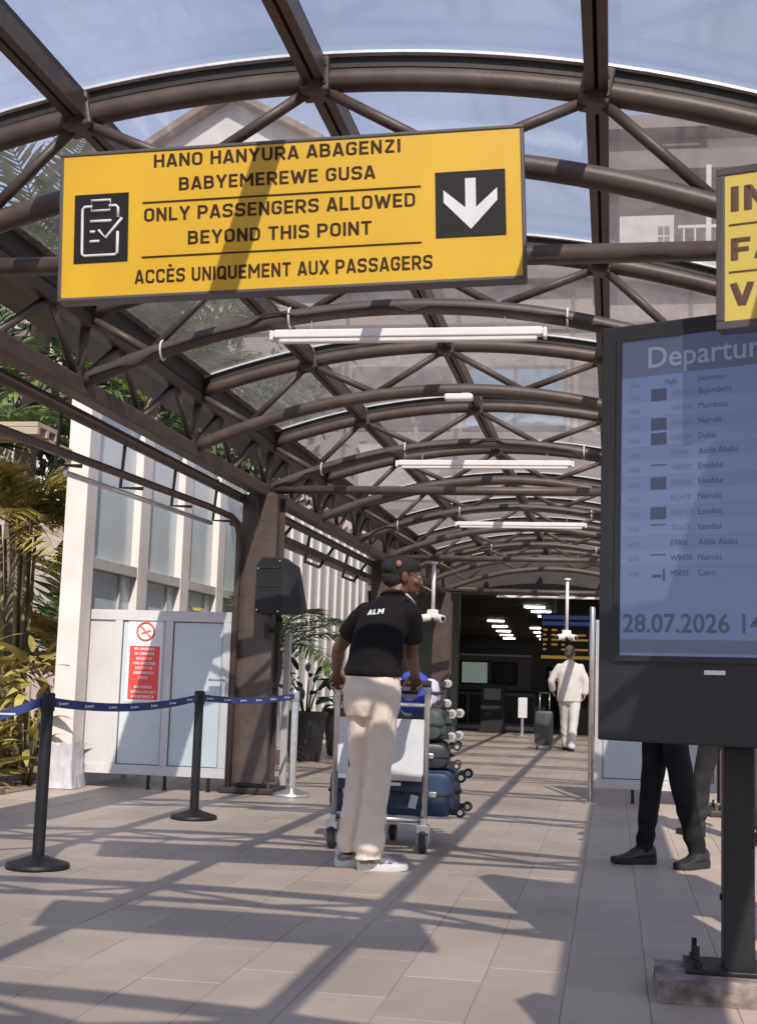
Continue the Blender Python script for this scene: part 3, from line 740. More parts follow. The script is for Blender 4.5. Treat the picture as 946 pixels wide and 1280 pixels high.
# ------------------------------------------------------------------ belt barrier
def stanchion(loc, label, body, base, grp):
    t = thing('barrier_post', label, 'barrier post', (loc[0], loc[1], 0), grp); c = (loc[0], loc[1], 0)
    obj('base', MB().lathe(c, [(.172, 0), (.176, .012), (.170, .028), (.120, .042), (.060, .062), (.040, .070)], 32), base, t, 'auto')
    obj('pole', MB().lathe(c, [(.034, .066), (.034, .86), (.0335, .862)], 20), body, t, 'auto')
    obj('cassette', MB().lathe(c, [(.038, .855), (.040, .862), (.040, .945), (.036, .955), (.020, .957)], 20), body, t, 'auto')
    return t
G = 'posts of the belt barrier'
PS = [(-3.10, 7.06), (-3.09, 9.82), (-2.87, 12.03)]
st = [stanchion(PS[0], 'black belt barrier post nearest the viewer, by the yellow green plants', 'blackmetal', 'blackmetal', G),
      stanchion(PS[1], 'black belt barrier post in the middle, in front of the white gate', 'blackmetal', 'blackmetal', G),
      stanchion(PS[2], 'shiny steel belt barrier post beside the brown column', 'chrome', 'chrome', G)]
def belt(a, b, parent, sag=.05, zz=.905):
    a, b = Vector((*a, zz)), Vector((*b, zz)); d = (b - a).normalized(); nrm = Vector((-d.y, d.x, 0)); N = 24; vs = []; fs = []
    a += d * .036; b -= d * .036
    for i in range(N + 1):
        q = i / N; p = a.lerp(b, q); p.z -= sag * 4 * q * (1 - q); tw = .15 * math.sin(q * PI)
        for sgn in (-1, 1):
            for th in (-.0014, .0014): vs.append(p + Vector((0, 0, sgn * .026)) + nrm * (th + tw * sgn * .02))
    for i in range(N):
        k = 4 * i; fs += [(k, k + 2, k + 6, k + 4), (k + 1, k + 5, k + 7, k + 3), (k + 2, k + 3, k + 7, k + 6), (k, k + 4, k + 5, k + 1)]
    o = obj('belt', MB().add(vs, fs), 'belt', parent)
    Ln = (b - a).length; k = max(2, int(Ln / .34))
    for i in range(k):
        q = (i + .5) / k; p = a.lerp(b, q); p.z -= sag * 4 * q * (1 - q)
        side = nrm if nrm.y < 0 else -nrm
        w = .10
        m1 = MB(); m1.box(p + side * .0045, (w, .002, .011), Matrix.Rotation(math.atan2(d.y, d.x), 3, 'Z')); m1.box(p + side * .0045 - d * .075, (.018, .002, .02), Matrix.Rotation(math.atan2(d.y, d.x), 3, 'Z'))
        obj('print', m1, 'print', o)
belt(PS[0], PS[1], st[0]); belt(PS[1], PS[2], st[1], .03)
belt((-4.4, 6.2), PS[0], st[0], .16)

# ------------------------------------------------------------------ white gate screens
def gate(name, label, x0, x1, y, ztop, solid, dx, handle=True, fr='white'):
    """framed low screen across the walkway; solid = width of plain panel at the left, dx = x of mullion"""
    t = thing(name, label, 'gate', ((x0 + x1) / 2, y, 0)); zb = .13; w = .075; d = .06
    def bar(a, b, z0, z1, nm='frame'): return obj(nm, MB().bbox((a, y - d / 2, z0), (b, y + d / 2, z1)), fr, t, bevel=.004)
    bar(x0, x1, ztop - w * 1.3, ztop, 'top_rail'); bar(x0, x1, zb, zb + w * 1.2, 'bottom_rail')
    xs = [x0, x0 + solid, dx, x1]
    za, zc = zb + w * 1.2 + .0005, ztop - w * 1.3 - .0005
    for i, x in enumerate(xs):
        a, b = (x, x + w) if i == 0 else (x - w, x) if i == 3 else (x - w / 2, x + w / 2)
        if i == 1 and solid < .05: continue
        bar(a, b, za, zc, 'stile')
    if solid > .05: obj('solid_panel', MB().bbox((x0 + w, y - .012, za), (x0 + solid - w / 2, y + .012, zc)), fr, t)
    a0 = x0 + solid + w / 2 if solid > .05 else x0 + w
    obj('panel', MB().bbox((a0, y - .009, za), (dx - w / 2, y + .009, zc)), 'frost', t)
    obj('panel', MB().bbox((dx + w / 2, y - .009, za), (x1 - w, y + .009, zc)), 'frost', t)
    for a, b in ((a0, dx - w / 2), (dx + w / 2, x1 - w)): # dark glazing gaskets
        g = MB(); q = .008
        g.bbox((a, y - .014, za), (a + q, y - .0095, zc)); g.bbox((b - q, y - .014, za), (b, y - .0095, zc)); g.bbox((a + q, y - .014, zc - q), (b - q, y - .0095, zc)); g.bbox((a + q, y - .014, za), (b - q, y - .0095, za + q))
        obj('gasket', g, 'signframe', t)
    for x in (x0 + solid + .36, x0 + solid + .52, x1 - .16): obj('foot', MB().lathe((x, y, 0), [(.022, 0), (.022, .012), (.016, .014), (.016, zb)], 10), 'blackmetal', t)
    if handle:
        hx = x1 - .045; hz = .99
        hp = obj('lock_plate', MB().rbox((hx, y - d / 2 - .004, hz - .03), (.035, .008, .20), .01, 2), 'chrome', t)
        obj('lever', MB().tube([(hx, y - d / 2 - .008, hz + .04), (hx, y - d / 2 - .05, hz + .04), (hx - .13, y - d / 2 - .055, hz + .04)], .011, 8), 'chrome', hp, True)
    return t
gL = gate('screen_gate', 'white framed screen gate with frosted panels and no smoking notice beside the column', -4.96, -3.50, 12.02, 1.66, .36, -4.10)
# the red and white notice on the left panel
nt = thing('no_smoking_notice', 'red and white no smoking notice on the left panel of the white gate', 'notice', (-4.33, 11.99, 1.15))
NX, NZ0, NZ1, NY = -4.335, .80, 1.585, 12.008
obj('sheet', MB().box((NX, NY - .002, (NZ0 + NZ1) / 2), (.345, .004, NZ1 - NZ0)), 'print', nt)
obj('red_field', MB().box((NX, NY - .005, 1.075), (.295, .003, .50)), 'red', nt)
ring = [(NX + .083 * math.cos(2 * PI * k / 28), NY - .006, 1.462 + .083 * math.sin(2 * PI * k / 28)) for k in range(28)]
rg = obj('prohibition_ring', MB().tube(ring, .0085, 6, closed=True), 'red', nt, True)
obj('prohibition_bar', MB().tube([(NX - .058, NY - .006, 1.52), (NX + .058, NY - .006, 1.404)], .0075, 6), 'red', rg)
obj('cigarette', MB().box((NX + .006, NY - .006, 1.456), (.095, .004, .014), Matrix.Rotation(R(-18), 3, 'Y')), 'red', rg)
for i, (tt, w) in enumerate((('NO SMOKING', .20), ('IN COMMON', .19), ('AREAS OF', .16), ('THIS BUILDING', .225), ('EXCEPT IN', .17), ('DESIGNATED', .20), ('AREA', .09), ('', 0), ('NON FUMEUR', .17), ('VEUILLEZ ICI', .24), ('MERCI', .22))):
    if tt: strokes(tt, (NX, NY - .007, 0), (1, 0, 0), (0, 0, 1), (0, -1, 0), -w / 2, w / 2, 1.285 - i * .0445, 1.309 - i * .0445, 'print', nt, .095)
# right hand screen beyond the display
gate('screen_gate', 'white framed screen with pale panels behind the legs under the display', -.16, 1.02, 13.0, 1.72, 0, .93 - .32, False, 'greyframe')
pg = thing('steel_pole', 'slim steel pole at the left end of the right hand screen', 'pole', (-.19, 12.75, 0))
obj('shaft', MB().lathe((-.19, 12.75, 0), [(.026, .02), (.026, 1.82), (.018, 1.835)], 14), 'chrome', pg, True); obj('foot_plate', MB().lathe((-.19, 12.75, 0), [(.07, 0), (.07, .012), (.03, .022)], 18), 'chrome', pg, 'auto')

# ------------------------------------------------------------------ glazed white screen wall on the left
wall = thing('screen_wall', 'tall white wall of pilasters and pale blue panes along the left of the walkway', 'wall', (-5.0, 15, 0))
XW = -4.93; HT = 3.75
yy = 11.66; pits = [11.66, 13.12, 14.52, 15.92, 17.32]
for i, y in enumerate(pits):
    o = obj('pilaster', MB().bbox((XW - .14, y, -.01), (XW + .07, y + (.30 if i else .26), HT)), 'offwhite', wall, bevel=.008)
    if i < len(pits) - 1:
        a, b = y + (.30 if i else .26) + .001, pits[i + 1] - .001
        obj('dado_panel', MB().bbox((XW - .06, a, 0), (XW + .02, b, 1.06)), 'white', wall)
        obj('window_pane', MB().bbox((XW - .03, a, 1.06), (XW - .01, b, 2.04)), 'pane', wall)
        obj('window_pane', MB().bbox((XW - .03, a, 2.16), (XW - .01, b, HT - .1)), 'pane', wall)
        obj('transom', MB().bbox((XW - .05, a, 2.045), (XW + .065, b, 2.155)), 'railm', wall, bevel=.006)
        obj('mullion', MB().bbox((XW - .04, (a + b) / 2 + .25, 1.07), (XW + .015, (a + b) / 2 + .29, 2.04)), 'railm', wall)
        obj('head_rail', MB().bbox((XW - .06, a, HT - .1), (XW + .05, b, HT)), 'offwhite', wall)
# white vertical fins beyond the column
obj('backing_sheet', MB().bbox((XW - .10, 17.63, 0), (XW - .04, 27.0, HT)), 'offwhite', wall)
f0 = obj('fin', MB().bbox((XW - .04, 18.0, .02), (XW + .005, 18.30, HT - .02)), 'white', wall, bevel=.006)
for i in range(1, 13):
    c = f0.copy(); COL.objects.link(c); c.location.y += .69 * i
# crumpled plastic sheet wrapped round the wall foot
NB, NH = 72, 22; vs = []; fs = []
for j in range(NH + 1):
    q = j / NH; z = .40 * (1 - q) + .004
    for i in range(NB):
        a = 2 * PI * i / NB; ca, sa = math.cos(a), math.sin(a); m_ = max(abs(ca), abs(sa)); hx, hy = .110 + .03 * q ** 3, .137 + .03 * q ** 3
        p = Vector((ca / m_ * hx, sa / m_ * hy, z)); d = Vector((ca, sa, 0)); n1 = noise.noise(Vector((ca * 2.2, sa * 2.2, z * 5))) ; n2 = abs(noise.noise(Vector((ca * 5, sa * 5, z * 9 + 3))))
        vs.append(Vector((XW - .035, 11.79, 0)) + p + d * max(.001, .004 + .010 * n1 + .012 * (.4 - n2)) + Vector((0, 0, (.05 * n1 + .03 * n2) * (1 - q))))
for j in range(NH):
    for i in range(NB): fs.append((j * NB + i, (j + 1) * NB + i, (j + 1) * NB + (i + 1) % NB, j * NB + (i + 1) % NB))
tag(obj('plastic_wrap', MB().add(vs, fs), 'bag', None, True), 'crumpled pale plastic wrapped round the foot of the white wall corner', 'plastic sheet')

# ------------------------------------------------------------------ loudspeaker on the column
sp = thing('loudspeaker', 'black wedge loudspeaker on a bracket on the brown column', 'loudspeaker', (-3.02, 11.93, 1.50))
bm_ = MB(); zc = 1.90; yb = 11.93
o8 = [(-.205, -.225), (-.205, .19), (-.15, .27), (.03, .27), (.045, .255), (.045, -.245), (-.19, -.25)]
bm_.prism(o8, (-3.02, yb - .16, zc), (1, 0, 0), (0, 0, 1), (0, .34, 0))
bm_.add([(-3.02 + x, yb + y, zc + z) for x, y, z in ((.045, -.16, .255), (.13, -.02, .20), (.215, -.02, -.20), (.19, -.06, -.24), (.045, -.16, -.245), (.045, .18, .255), (.13, .18, .20), (.215, .18, -.20), (.19, .18, -.24), (.045, .18, -.245))],
        [(4, 3, 2, 1, 0), (5, 6, 7, 8, 9), (0, 1, 6, 5), (1, 2, 7, 6), (2, 3, 8, 7), (3, 4, 9, 8)]); obj('cabinet', bm_, 'black', sp, bevel=.008)
obj('grille', MB().prism([(x * .92 - .004, z * .92) for x, z in o8], (-3.02, yb - .168, zc), (1, 0, 0), (0, 0, 1), (0, .007, 0)), 'blackmetal', sp, bevel=.002)
for zz in (1.73, 1.90, 2.07): obj('badge_strip', MB().box((-3.10, yb - .177, zz), (.20, .004, .006)), 'housing', sp)
for xx, zz in ((-3.20, 1.68), (-3.0, 1.67), (-3.2, 2.06), (-3.0, 2.13)): obj('screw', MB().lathe((xx, yb - .176, zz), [(.007, 0), (.007, -.005)], 8, 'y'), 'chrome', sp)
yk = MB(); yk.tube([(-3.02, yb, 1.62), (-3.02, yb, 1.52), (-3.15, yb + .1, 1.50), (-3.17, 12.1, 1.50)], .025, 10); obj('bracket', yk, 'blackmetal', sp, True)
obj('mounting_plate', MB().box((-3.155, 12.08, 1.50), (.05, .18, .14)), 'blackmetal', sp)
pl_ = thing('lit_side_strip', 'slim pale strip added for the sunlit side of the brown column', 'post', (-3.075, 12.5, 0))  # added pale strip, imitates the column's side face in the sun
obj('shaft', MB().box((-3.075, 12.5, .76), (.06, .06, 1.48)), 'greyframe', pl_, bevel=.005); obj('foot', MB().box((-3.075, 12.5, .012), (.2, .18, .02)), 'chrome', pl_)

# ------------------------------------------------------------------ plants
def leaflet_frond(L, nl, ll, w, droop, rnd, seed):
    """one feather palm leaf lying along +x, arching down; returns mesh with rachis and leaflets"""
    r = random.Random(seed); mb = MB(); pts = []; N = 12
    for i in range(N + 1):
        q = i / N; pts.append(Vector((L * (q - .12 * q * q), .03 * math.sin(q * 3 + seed), L * (.42 * q - droop * q * q))))
    mb.tube(pts, [.014 * L / 1.5 * (1 - .8 * i / N) for i in range(N + 1)], 5)
    for i in range(nl):
        q = .14 + .86 * i / (nl - 1); k = q * N; a = min(int(k), N - 1); p = pts[a].lerp(pts[a + 1], k - a); t = (pts[a + 1] - pts[a]).normalized()
        for s in (-1, 1):
            l = ll * (math.sin(PI * min(1, .18 + q * .82)) ** .6 + .12) * r.uniform(.85, 1.1)
            d = (t * r.uniform(.5, .75) + Vector((0, s, 0)) * .85 + Vector((0, 0, r.uniform(-.15, .25)))).normalized()
            wv = d.cross(Vector((0, 0, 1))).normalized() * w
            m1 = p + d * l * .5 + Vector((0, 0, -.05 * l)); e = p + d * l + Vector((0, 0, -rnd * l * r.uniform(.6, 1.4)))
            mb.add([p - wv * .3, p + wv * .3, m1 + wv, e, m1 - wv, m1 + Vector((0, 0, .25 * w))], [(0, 1, 2, 5), (5, 2, 3), (0, 5, 4), (5, 3, 4)])
    return mb
def palm(name, label, loc, trunk_h, tr, fronds, L, m, seed, lean=(0, 0), stems=0, fruit=False, nl=26, ll=.42, grp=None, el=(15, 75)):
    r = random.Random(seed); t = thing(name, label, 'palm', loc, grp); b = Vector(loc); top = b + Vector((lean[0], lean[1], trunk_h))
    pts = [b.lerp(top, i / 10) + Vector((.04 * math.sin(i), .03 * math.cos(i * 1.3), 0)) for i in range(11)]
    obj('trunk', MB().tube(pts, [tr * (1.25 - .4 * i / 10) * (1 + .06 * (i % 2)) for i in range(11)], 12), 'bark', t, True)
    meshes = []
    for k in range(3):
        me = leaflet_frond(L, nl, ll, .022 * L / 1.6, .42 + .12 * k, .25, seed + k).mesh('frond'); me.materials.append(M[m]); meshes.append(me)
    for i in range(fronds):
        o = bpy.data.objects.new('frond', meshes[i % 3]); COL.objects.link(o)
        az = 2 * PI * i * .382 + r.uniform(-.2, .2); e = R(r.uniform(*el))
        sc = r.uniform(.8, 1.1); o.matrix_basis = Matrix.Translation(pts[-1] + Vector((0, 0, r.uniform(-.1, .1)))) @ Matrix.Rotation(az, 4, 'Z') @ Matrix.Rotation(-e + .35, 4, 'Y') @ Matrix.Scale(sc, 4)
        attach(o, t)
    for i in range(stems):
        a = 2 * PI * i / stems + .3; d = r.uniform(.05, .16); p0 = b + Vector((d * math.cos(a), d * math.sin(a), 0)); p1 = top + Vector((d * 3.2 * math.cos(a), d * 3.2 * math.sin(a), r.uniform(-.4, .5)))
        obj('stem', MB().tube([p0, p0.lerp(p1, .5) + Vector((.02, 0, 0)), p1], [.03, .024, .014], 7), 'stem', t, True)
    if fruit:
        fm = MB()
        for i in range(46):
            a = r.uniform(0, 2 * PI); q = r.random(); fm.ell(b + Vector((.26 + .13 * math.cos(a) * (1 - .5 * q), -.18 + .13 * math.sin(a), fruit - .35 * q)), (.028, .028, .034), n=6, m=4)
        obj('fruit_cluster', fm, 'fruit', t, True)['kind'] = 'stuff'
    return t
palm('palm_tree', 'yellow green clumping palm with many bare stems left of the white wall', (-6.1, 13.0, 0), 2.6, .07, 18, 1.4, 'palmyellow', 11, (-.15, 0.1), 9, False, 30, .5, el=(12, 82))
palm('palm_tree', 'tall green palm at the far left of the view, behind the croton bushes', (-6.75, 12.4, 0), 3.0, .10, 22, 1.9, 'palm', 23, (-.1, .1), 4, False, 32, .5, el=(0, 86))
palm('palm_tree', 'green palm rising behind the white wall, seen through the glass roof', (-5.9, 15.6, 0), 4.5, .12, 22, 2.2, 'palm', 35, (.2, 0), 0, False, 28, .5, el=(5, 75))
palm('palm_tree', 'small palm peeping over the white gate beside the column', (-4.42, 14.6, 0), 1.35, .05, 8, .85, 'palm', 41, (.1, .1), 0, False, 18, .26, el=(10, 70))
palm('palm_tree', 'tall palm far behind the croton bushes whose leaves show through the roof glass', (-7.5, 15.6, 0), 6.2, .14, 24, 2.3, 'palm', 52, (.2, .1), 0, False, 30, .55, el=(-5, 75))
palm('palm_tree', 'low bushy yellow palm filling the bed right behind the white wall corner', (-6.0, 14.6, 0), .9, .06, 22, 1.7, 'palmyellow', 77, (0, 0), 6, False, 26, .42, el=(15, 88))
palm('palm_tree', 'low bushy green palm at the back of the planting bed', (-7.0, 16.5, 0), 1.0, .07, 22, 2.0, 'palm', 79, (0, 0), 6, False, 26, .46, el=(15, 88))
aw = thing('side_awning', 'narrow beige awning roof beside the canopy, above the plants at the left edge', 'awning', (-6.7, 10.9, 0))
obj('sheet', MB().bbox((-8.6, 10.85, 3.16 + .05), (-5.02, 11.3, 3.16 + .09)), 'awn', aw)
for yy_ in (10.88, 11.07, 11.27): obj('rib', MB().box((-6.81, yy_, 3.16 + .015), (3.58, .05, .068)), 'awn', aw)
for xx_ in (-8.5, -5.06): obj('post', MB().bbox((xx_ - .04, 11.14, 0), (xx_ + .04, 11.22, 3.16 - .02)), 'offwhite', aw) if xx_ < -8 else obj('bracket', MB().bbox((xx_ - .03, 11.1, 3.16 - .12), (xx_ + .03, 11.67, 3.16 - .02)), 'awn', aw)
# croton bushes: each leaf is a part
def leaf_mesh(name, L, Wd, m, bend=.35):
    mb = MB(); vs = []; N = 4
    for i in range(N + 1):
        q = i / N; w = Wd * math.sin(PI * (.06 + .94 * q) ** .8) if i < N else .0; z = -bend * L * q * q
        for s in (-1, 0, 1): vs.append((L * q, s * w / 2, z + (.12 * w if s else 0)))
    fs = []
    for i in range(N):
        k = 3 * i; fs += [(k, k + 3, k + 4, k + 1), (k + 1, k + 4, k + 5, k + 2)]
    me = mb.add(vs, fs).mesh(name); me.materials.append(M[m]); me.polygons.foreach_set('use_smooth', [True] * len(me.polygons)); return me
LM = {m: [leaf_mesh('leaf', l, w, m, b) for l, w, b in ((.30, .075, .3), (.24, .07, .5), (.34, .085, .6))] for m in ('croton', 'leafdark')}
def bush(name, label, cat, loc, h, rad, n, m, seed, grp=None, stems=5, parent=None, z0=.0):
    r = random.Random(seed); t = thing(name, label, cat, loc, grp) if parent is None else parent; b = Vector(loc)
    for i in range(stems):
        a = 2 * PI * i / stems; e = b + Vector((rad * .55 * math.cos(a), rad * .55 * math.sin(a), z0 + h * .75))
        obj('stem', MB().tube([b + Vector((.03 * math.cos(a), .03 * math.sin(a), z0)), b.lerp(e, .55) + Vector((0, 0, .05)), e], [.014, .011, .006], 6), 'stem', t, True)
    for i in range(n):
        q = i / n; a = i * 2.4 + r.uniform(-.3, .3); z = z0 + h * (.15 + .85 * q); rr_ = rad * (1 - .45 * q) * r.uniform(.25, .8)
        p = b + Vector((rr_ * math.cos(a), rr_ * math.sin(a), z))
        o = bpy.data.objects.new('leaf', LM[m][i % 3]); COL.objects.link(o)
        o.matrix_basis = Matrix.Translation(p) @ Matrix.Rotation(a, 4, 'Z') @ Matrix.Rotation(R(r.uniform(-70, 10)), 4, 'Y') @ Matrix.Rotation(r.uniform(-.6, .6), 4, 'X') @ Matrix.Scale(r.uniform(.8, 1.3), 4)
        attach(o, t)
    return t
G = 'croton bushes in the bed left of the wall'
for i, (x, y, h, rd, n, lab) in enumerate(((-5.32, 11.75, 1.25, .30, 70, 'yellow green croton bush right beside the white wall corner'),
                                          (-5.72, 11.6, 1.35, .34, 75, 'yellow green croton bush behind the nearest belt barrier post'),
                                          (-6.15, 11.9, 1.45, .36, 70, 'yellow green croton bush at the left edge of the view'),
                                          (-5.55, 11.25, .55, .30, 45, 'low croton bush at the front of the planting bed'))):
    bush('croton_bush', lab, 'bush', (x, y, 0), h, rd, n, 'croton', 60 + i, G)
tag(obj('planting_bed', MB().bbox((-8.5, 10.9, -.06), (-5.12, 30, .012)), 'earth'), 'bare earth planting bed left of the walkway', kind='structure')
tag(obj('kerb', MB().bbox((-8.5, 10.78, -.05), (-5.12, 10.9, .06)), 'plinth'), 'low concrete kerb edging the planting bed', kind='structure')
# pots
def pot(loc, h, r0, r1, label, grp):
    t = thing('plant_pot', label, 'plant pot', loc, grp); prof = [(r0, 0)]
    for i in range(1, 14):
        q = i / 14; prof.append((r0 + (r1 - r0) * q ** .75 + (.008 if i % 2 else 0), h * q))
    prof += [(r1 + .02, h), (r1 + .02, h + .03), (r1 - .02, h + .03), (r1 - .03, h - .04)]
    obj('vessel', MB().lathe(loc, prof, 28), 'pot', t, 'auto'); obj('soil', MB().lathe(loc, [(r1 - .03, h - .05), (.05, h - .02)], 20), 'soil', t)
    return t
p1 = pot((-3.93, 17.1, 0), .60, .19, .27, 'tall dark tapered pot left of the luggage trolley, holding a broad leaved plant', 'dark plant pots')
p2 = pot((-3.72, 18.5, 0), .62, .19, .27, 'tall dark tapered pot half hidden behind the luggage trolley', 'dark plant pots')
bush('broadleaf_plant', 'dark broad leaved plant growing in the left pot', 'plant', (-3.93, 17.1, .58), .62, .42, 30, 'leafdark', 81, None, 5)
bush('broadleaf_plant', 'dark broad leaved plant in the pot behind the trolley', 'plant', (-3.72, 18.5, .60), .55, .42, 26, 'leafdark', 85, None, 5)
palm('palm_tree', 'arching young palm against the white fins, above the potted plants', (-4.35, 16.4, 0), 1.4, .05, 12, 1.5, 'palm', 92, (.24, -.1), 0, False, 28, .36, el=(0, 62))
# broadleaf trees behind the wall, seen through the roof
def tree(label, loc, h, rad, n, seed):
    r = random.Random(seed); t = thing('broadleaf_tree', label, 'tree', loc, 'trees behind the white wall'); b = Vector(loc)
    obj('trunk', MB().tube([b, b + Vector((.1, 0, h * .35)), b + Vector((0, .1, h * .65))], [.16, .12, .07], 9), 'bark', t, True)
    cl = []
    for i in range(9):
        a = r.uniform(0, 2 * PI); d = rad * r.uniform(.3, .85); c = b + Vector((d * math.cos(a), d * math.sin(a), h * r.uniform(.5, .98))); cl.append(c)
        obj('limb', MB().tube([b + Vector((0, 0, h * .42)), b.lerp(c, .6) + Vector((0, 0, h * .2)), c], [.06, .04, .015], 6), 'bark', t, True)
    mb = MB()
    for i in range(n):
        c = cl[i % 9]; p = c + Vector((r.gauss(0, 1), r.gauss(0, 1), r.gauss(0, .7))) * rad * .27
        u = Vector((r.gauss(0, 1), r.gauss(0, 1), r.gauss(0, 1))).normalized(); v = u.orthogonal().normalized(); l = r.uniform(.07, .15)
        mb.add([p - u * l, p + v * l * .45, p + u * l, p - v * l * .45], [(0, 1, 2, 3)])
    o = obj('crown', mb, 'tree', t); o['kind'] = 'stuff'
    return t
for i, (x, y, h, rd, lab) in enumerate(((-7.6, 18.5, 6.6, 1.9, 'dark leafy tree behind the white wall, nearest the viewer'), (-7.2, 23.5, 7.6, 2.1, 'dark leafy tree behind the far end of the white fins'),
                                        (-9.8, 15.0, 6.2, 2.0, 'dark leafy tree at the far left behind the palms'))):
    tree(lab, (x, y, 0), h, rd, 2600, 100 + i)

# ------------------------------------------------------------------ terminal building with its dark hall
tb = thing('terminal_building', 'brown grey terminal building with a dark open hall at the end of the walkway', 'building', (0, 30, 0))
YF = 26.75
def tbox(name, a, b, m, par=tb, bevel=0): return obj(name, MB().bbox(a, b), m, par, bevel=bevel)
tbox('facade_wall', (-16, YF, 0), (-5.2, YF + .4, 9.3), 'terminal'); tbox('facade_wall', (2.4, YF, 0), (18, YF + .4, 9.3), 'terminal')
fw = tbox('facade_wall', (-5.2, YF, 4.02), (2.4, YF + .4, 9.3), 'terminal'); tbox('entrance_shade_band', (-5.2, YF, 2.98), (2.4, YF + .4, 4.02), 'gutter')  # lower band coloured dark to stand for the dim hall interior
tbox('roof_slab', (-16, YF - .35, 9.3), (-.35, YF + 14, 9.62), 'terminaldark')
for i in range(14):   # cladding joints as proud cover strips
    x = -15 + i * 2.35
    tbox('cover_strip', (x, YF - .04, 4.1 if -5.2 < x < 2.4 else 3.2), (x + .07, YF, 9.29), 'terminaldark')
for z in (4.4, 8.3): tbox('string_course', (-15.9, YF - .07, z), (17.9, YF - .041, z + .14), 'terminaldark')
for i in range(13):
    x = -14.83 + i * 2.35
    w = tbox('window', (x, YF - .03, 6.2), (x + 2.11, YF - .004, 7.55), 'terminaldark'); 
    for k in range(2): tbox('window_glass', (x + .07 + k * 1.02, YF - .038, 6.28), (x + 1.03 + k * 1.02, YF - .0305, 7.47), 'skyglass' if i in (5, 10) else 'brownglass', w)
    if i % 3 == 1: tbox('louvre_panel', (x + .2, YF - .05, 4.75), (x + 1.9, YF - .004, 5.9), 'terminalpale')
# set back upper storey with its deck on the right
tbox('upper_wall', (-.30, YF + 1.6, 9.3), (18, YF + 2, 13.15), 'terminal'); tbox('deck', (-.34, YF - .5, 9.3), (18, YF + 1.6, 9.75), 'terminalpale')
tbox('upper_canopy', (-.30, YF - .3, 11.55), (18, YF + 1.6, 11.95), 'terminaldark'); tbox('upper_fascia', (-.32, YF + .9, 12.95), (18, YF + 1.6, 13.25), 'terminaldark')
kb = tbox('kiosk_wall', (.05, YF + .2, 9.76), (1.15, YF + 1.2, 10.75), 'terminalpale')
for i in range(2):
    for k in range(3): tbox('kiosk_window', (.83 + i * .13, YF + .185, 9.9 + k * .22), (.93 + i * .13, YF + .2, 10.07 + k * .22), 'hall', kb)
for i in range(18):
    tbox('baluster', (1.3 + i * .22, YF - .42, 9.76), (1.335 + i * .22, YF - .38, 10.25), 'terminalpale')
tbox('handrail', (1.2, YF - .43, 10.25), (5.4, YF - .37, 10.31), 'terminalpale')
for x in (1.75, 4.2): tbox('deck_post', (x, YF - .45, 9.76), (x + .1, YF - .35, 11.55), 'terminalpale')
lv = tbox('louvre', (.85, YF + 1.5, 12.0), (1.75, YF + 1.6, 12.9), 'terminaldark')
for k in range(7): tbox('louvre_blade', (.87, YF + 1.44, 12.03 + k * .12), (1.73, YF + 1.5, 12.08 + k * .12), 'terminalpale', lv)
tbox('upper_panel', (1.9, YF + 1.5, 12.0), (5.2, YF + 1.59, 12.9), 'terminalpale')
# hall shell
HX0, HX1, HY1, HZ = -9.0, 4.2, 62.0, 3.05
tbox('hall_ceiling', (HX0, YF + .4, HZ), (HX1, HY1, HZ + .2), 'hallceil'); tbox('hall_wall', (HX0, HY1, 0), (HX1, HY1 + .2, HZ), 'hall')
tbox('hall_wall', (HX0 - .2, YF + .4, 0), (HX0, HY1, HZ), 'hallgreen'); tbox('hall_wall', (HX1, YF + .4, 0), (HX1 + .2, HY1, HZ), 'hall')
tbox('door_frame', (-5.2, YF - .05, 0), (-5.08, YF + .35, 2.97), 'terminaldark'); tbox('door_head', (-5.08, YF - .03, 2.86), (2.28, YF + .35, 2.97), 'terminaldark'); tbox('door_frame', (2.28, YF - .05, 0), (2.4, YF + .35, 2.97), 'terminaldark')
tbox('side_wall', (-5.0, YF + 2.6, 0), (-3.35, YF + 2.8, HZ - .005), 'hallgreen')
# lit ceiling strips in rows running back
cl0 = thing('ceiling_strip', 'short lit ceiling strip in the dark hall', 'ceiling light', (0, 0, 0), 'lit ceiling strips in the hall')
obj('diffuser', MB().rbox((0, 0, -.03), (.52, .12, .04), .012, 2), 'strip', cl0); obj('housing', MB().box((0, 0, -.004), (.58, .18, .02)), 'hallceil', cl0)
first = True
spots = [(-3.65, 42.2), (-3.87, 46.4), (-4.08, 50.6), (-4.3, 54.8), (-4.5, 59.0), (-1.96, 33.9), (-1.91, 36.1), (-1.86, 38.6), (-5.85, 41.5), (-6.2, 46.0), (-6.5, 50.5), (-6.8, 55.0), (-2.6, 47.0), (-2.7, 51.0), (-2.8, 55.0), (-2.9, 59.0)]
for (x, y) in spots:
    c = cl0 if first else dup(cl0); first = False; c.location = (x, y, HZ - .012)
# entrance header light and the far column of glazing
hd = thing('strip_light', 'long thin lit strip over the mouth of the dark hall', 'strip light', (-.9, YF - .1, 2.86))
obj('diffuser', MB().rbox((-.95, YF - .09, 2.80), (2.7, .06, .045), .012, 2), 'lamp', hd); obj('bracket', MB().box((-.95, YF - .065, 2.84), (.4, .03, .06)), 'terminaldark', hd)
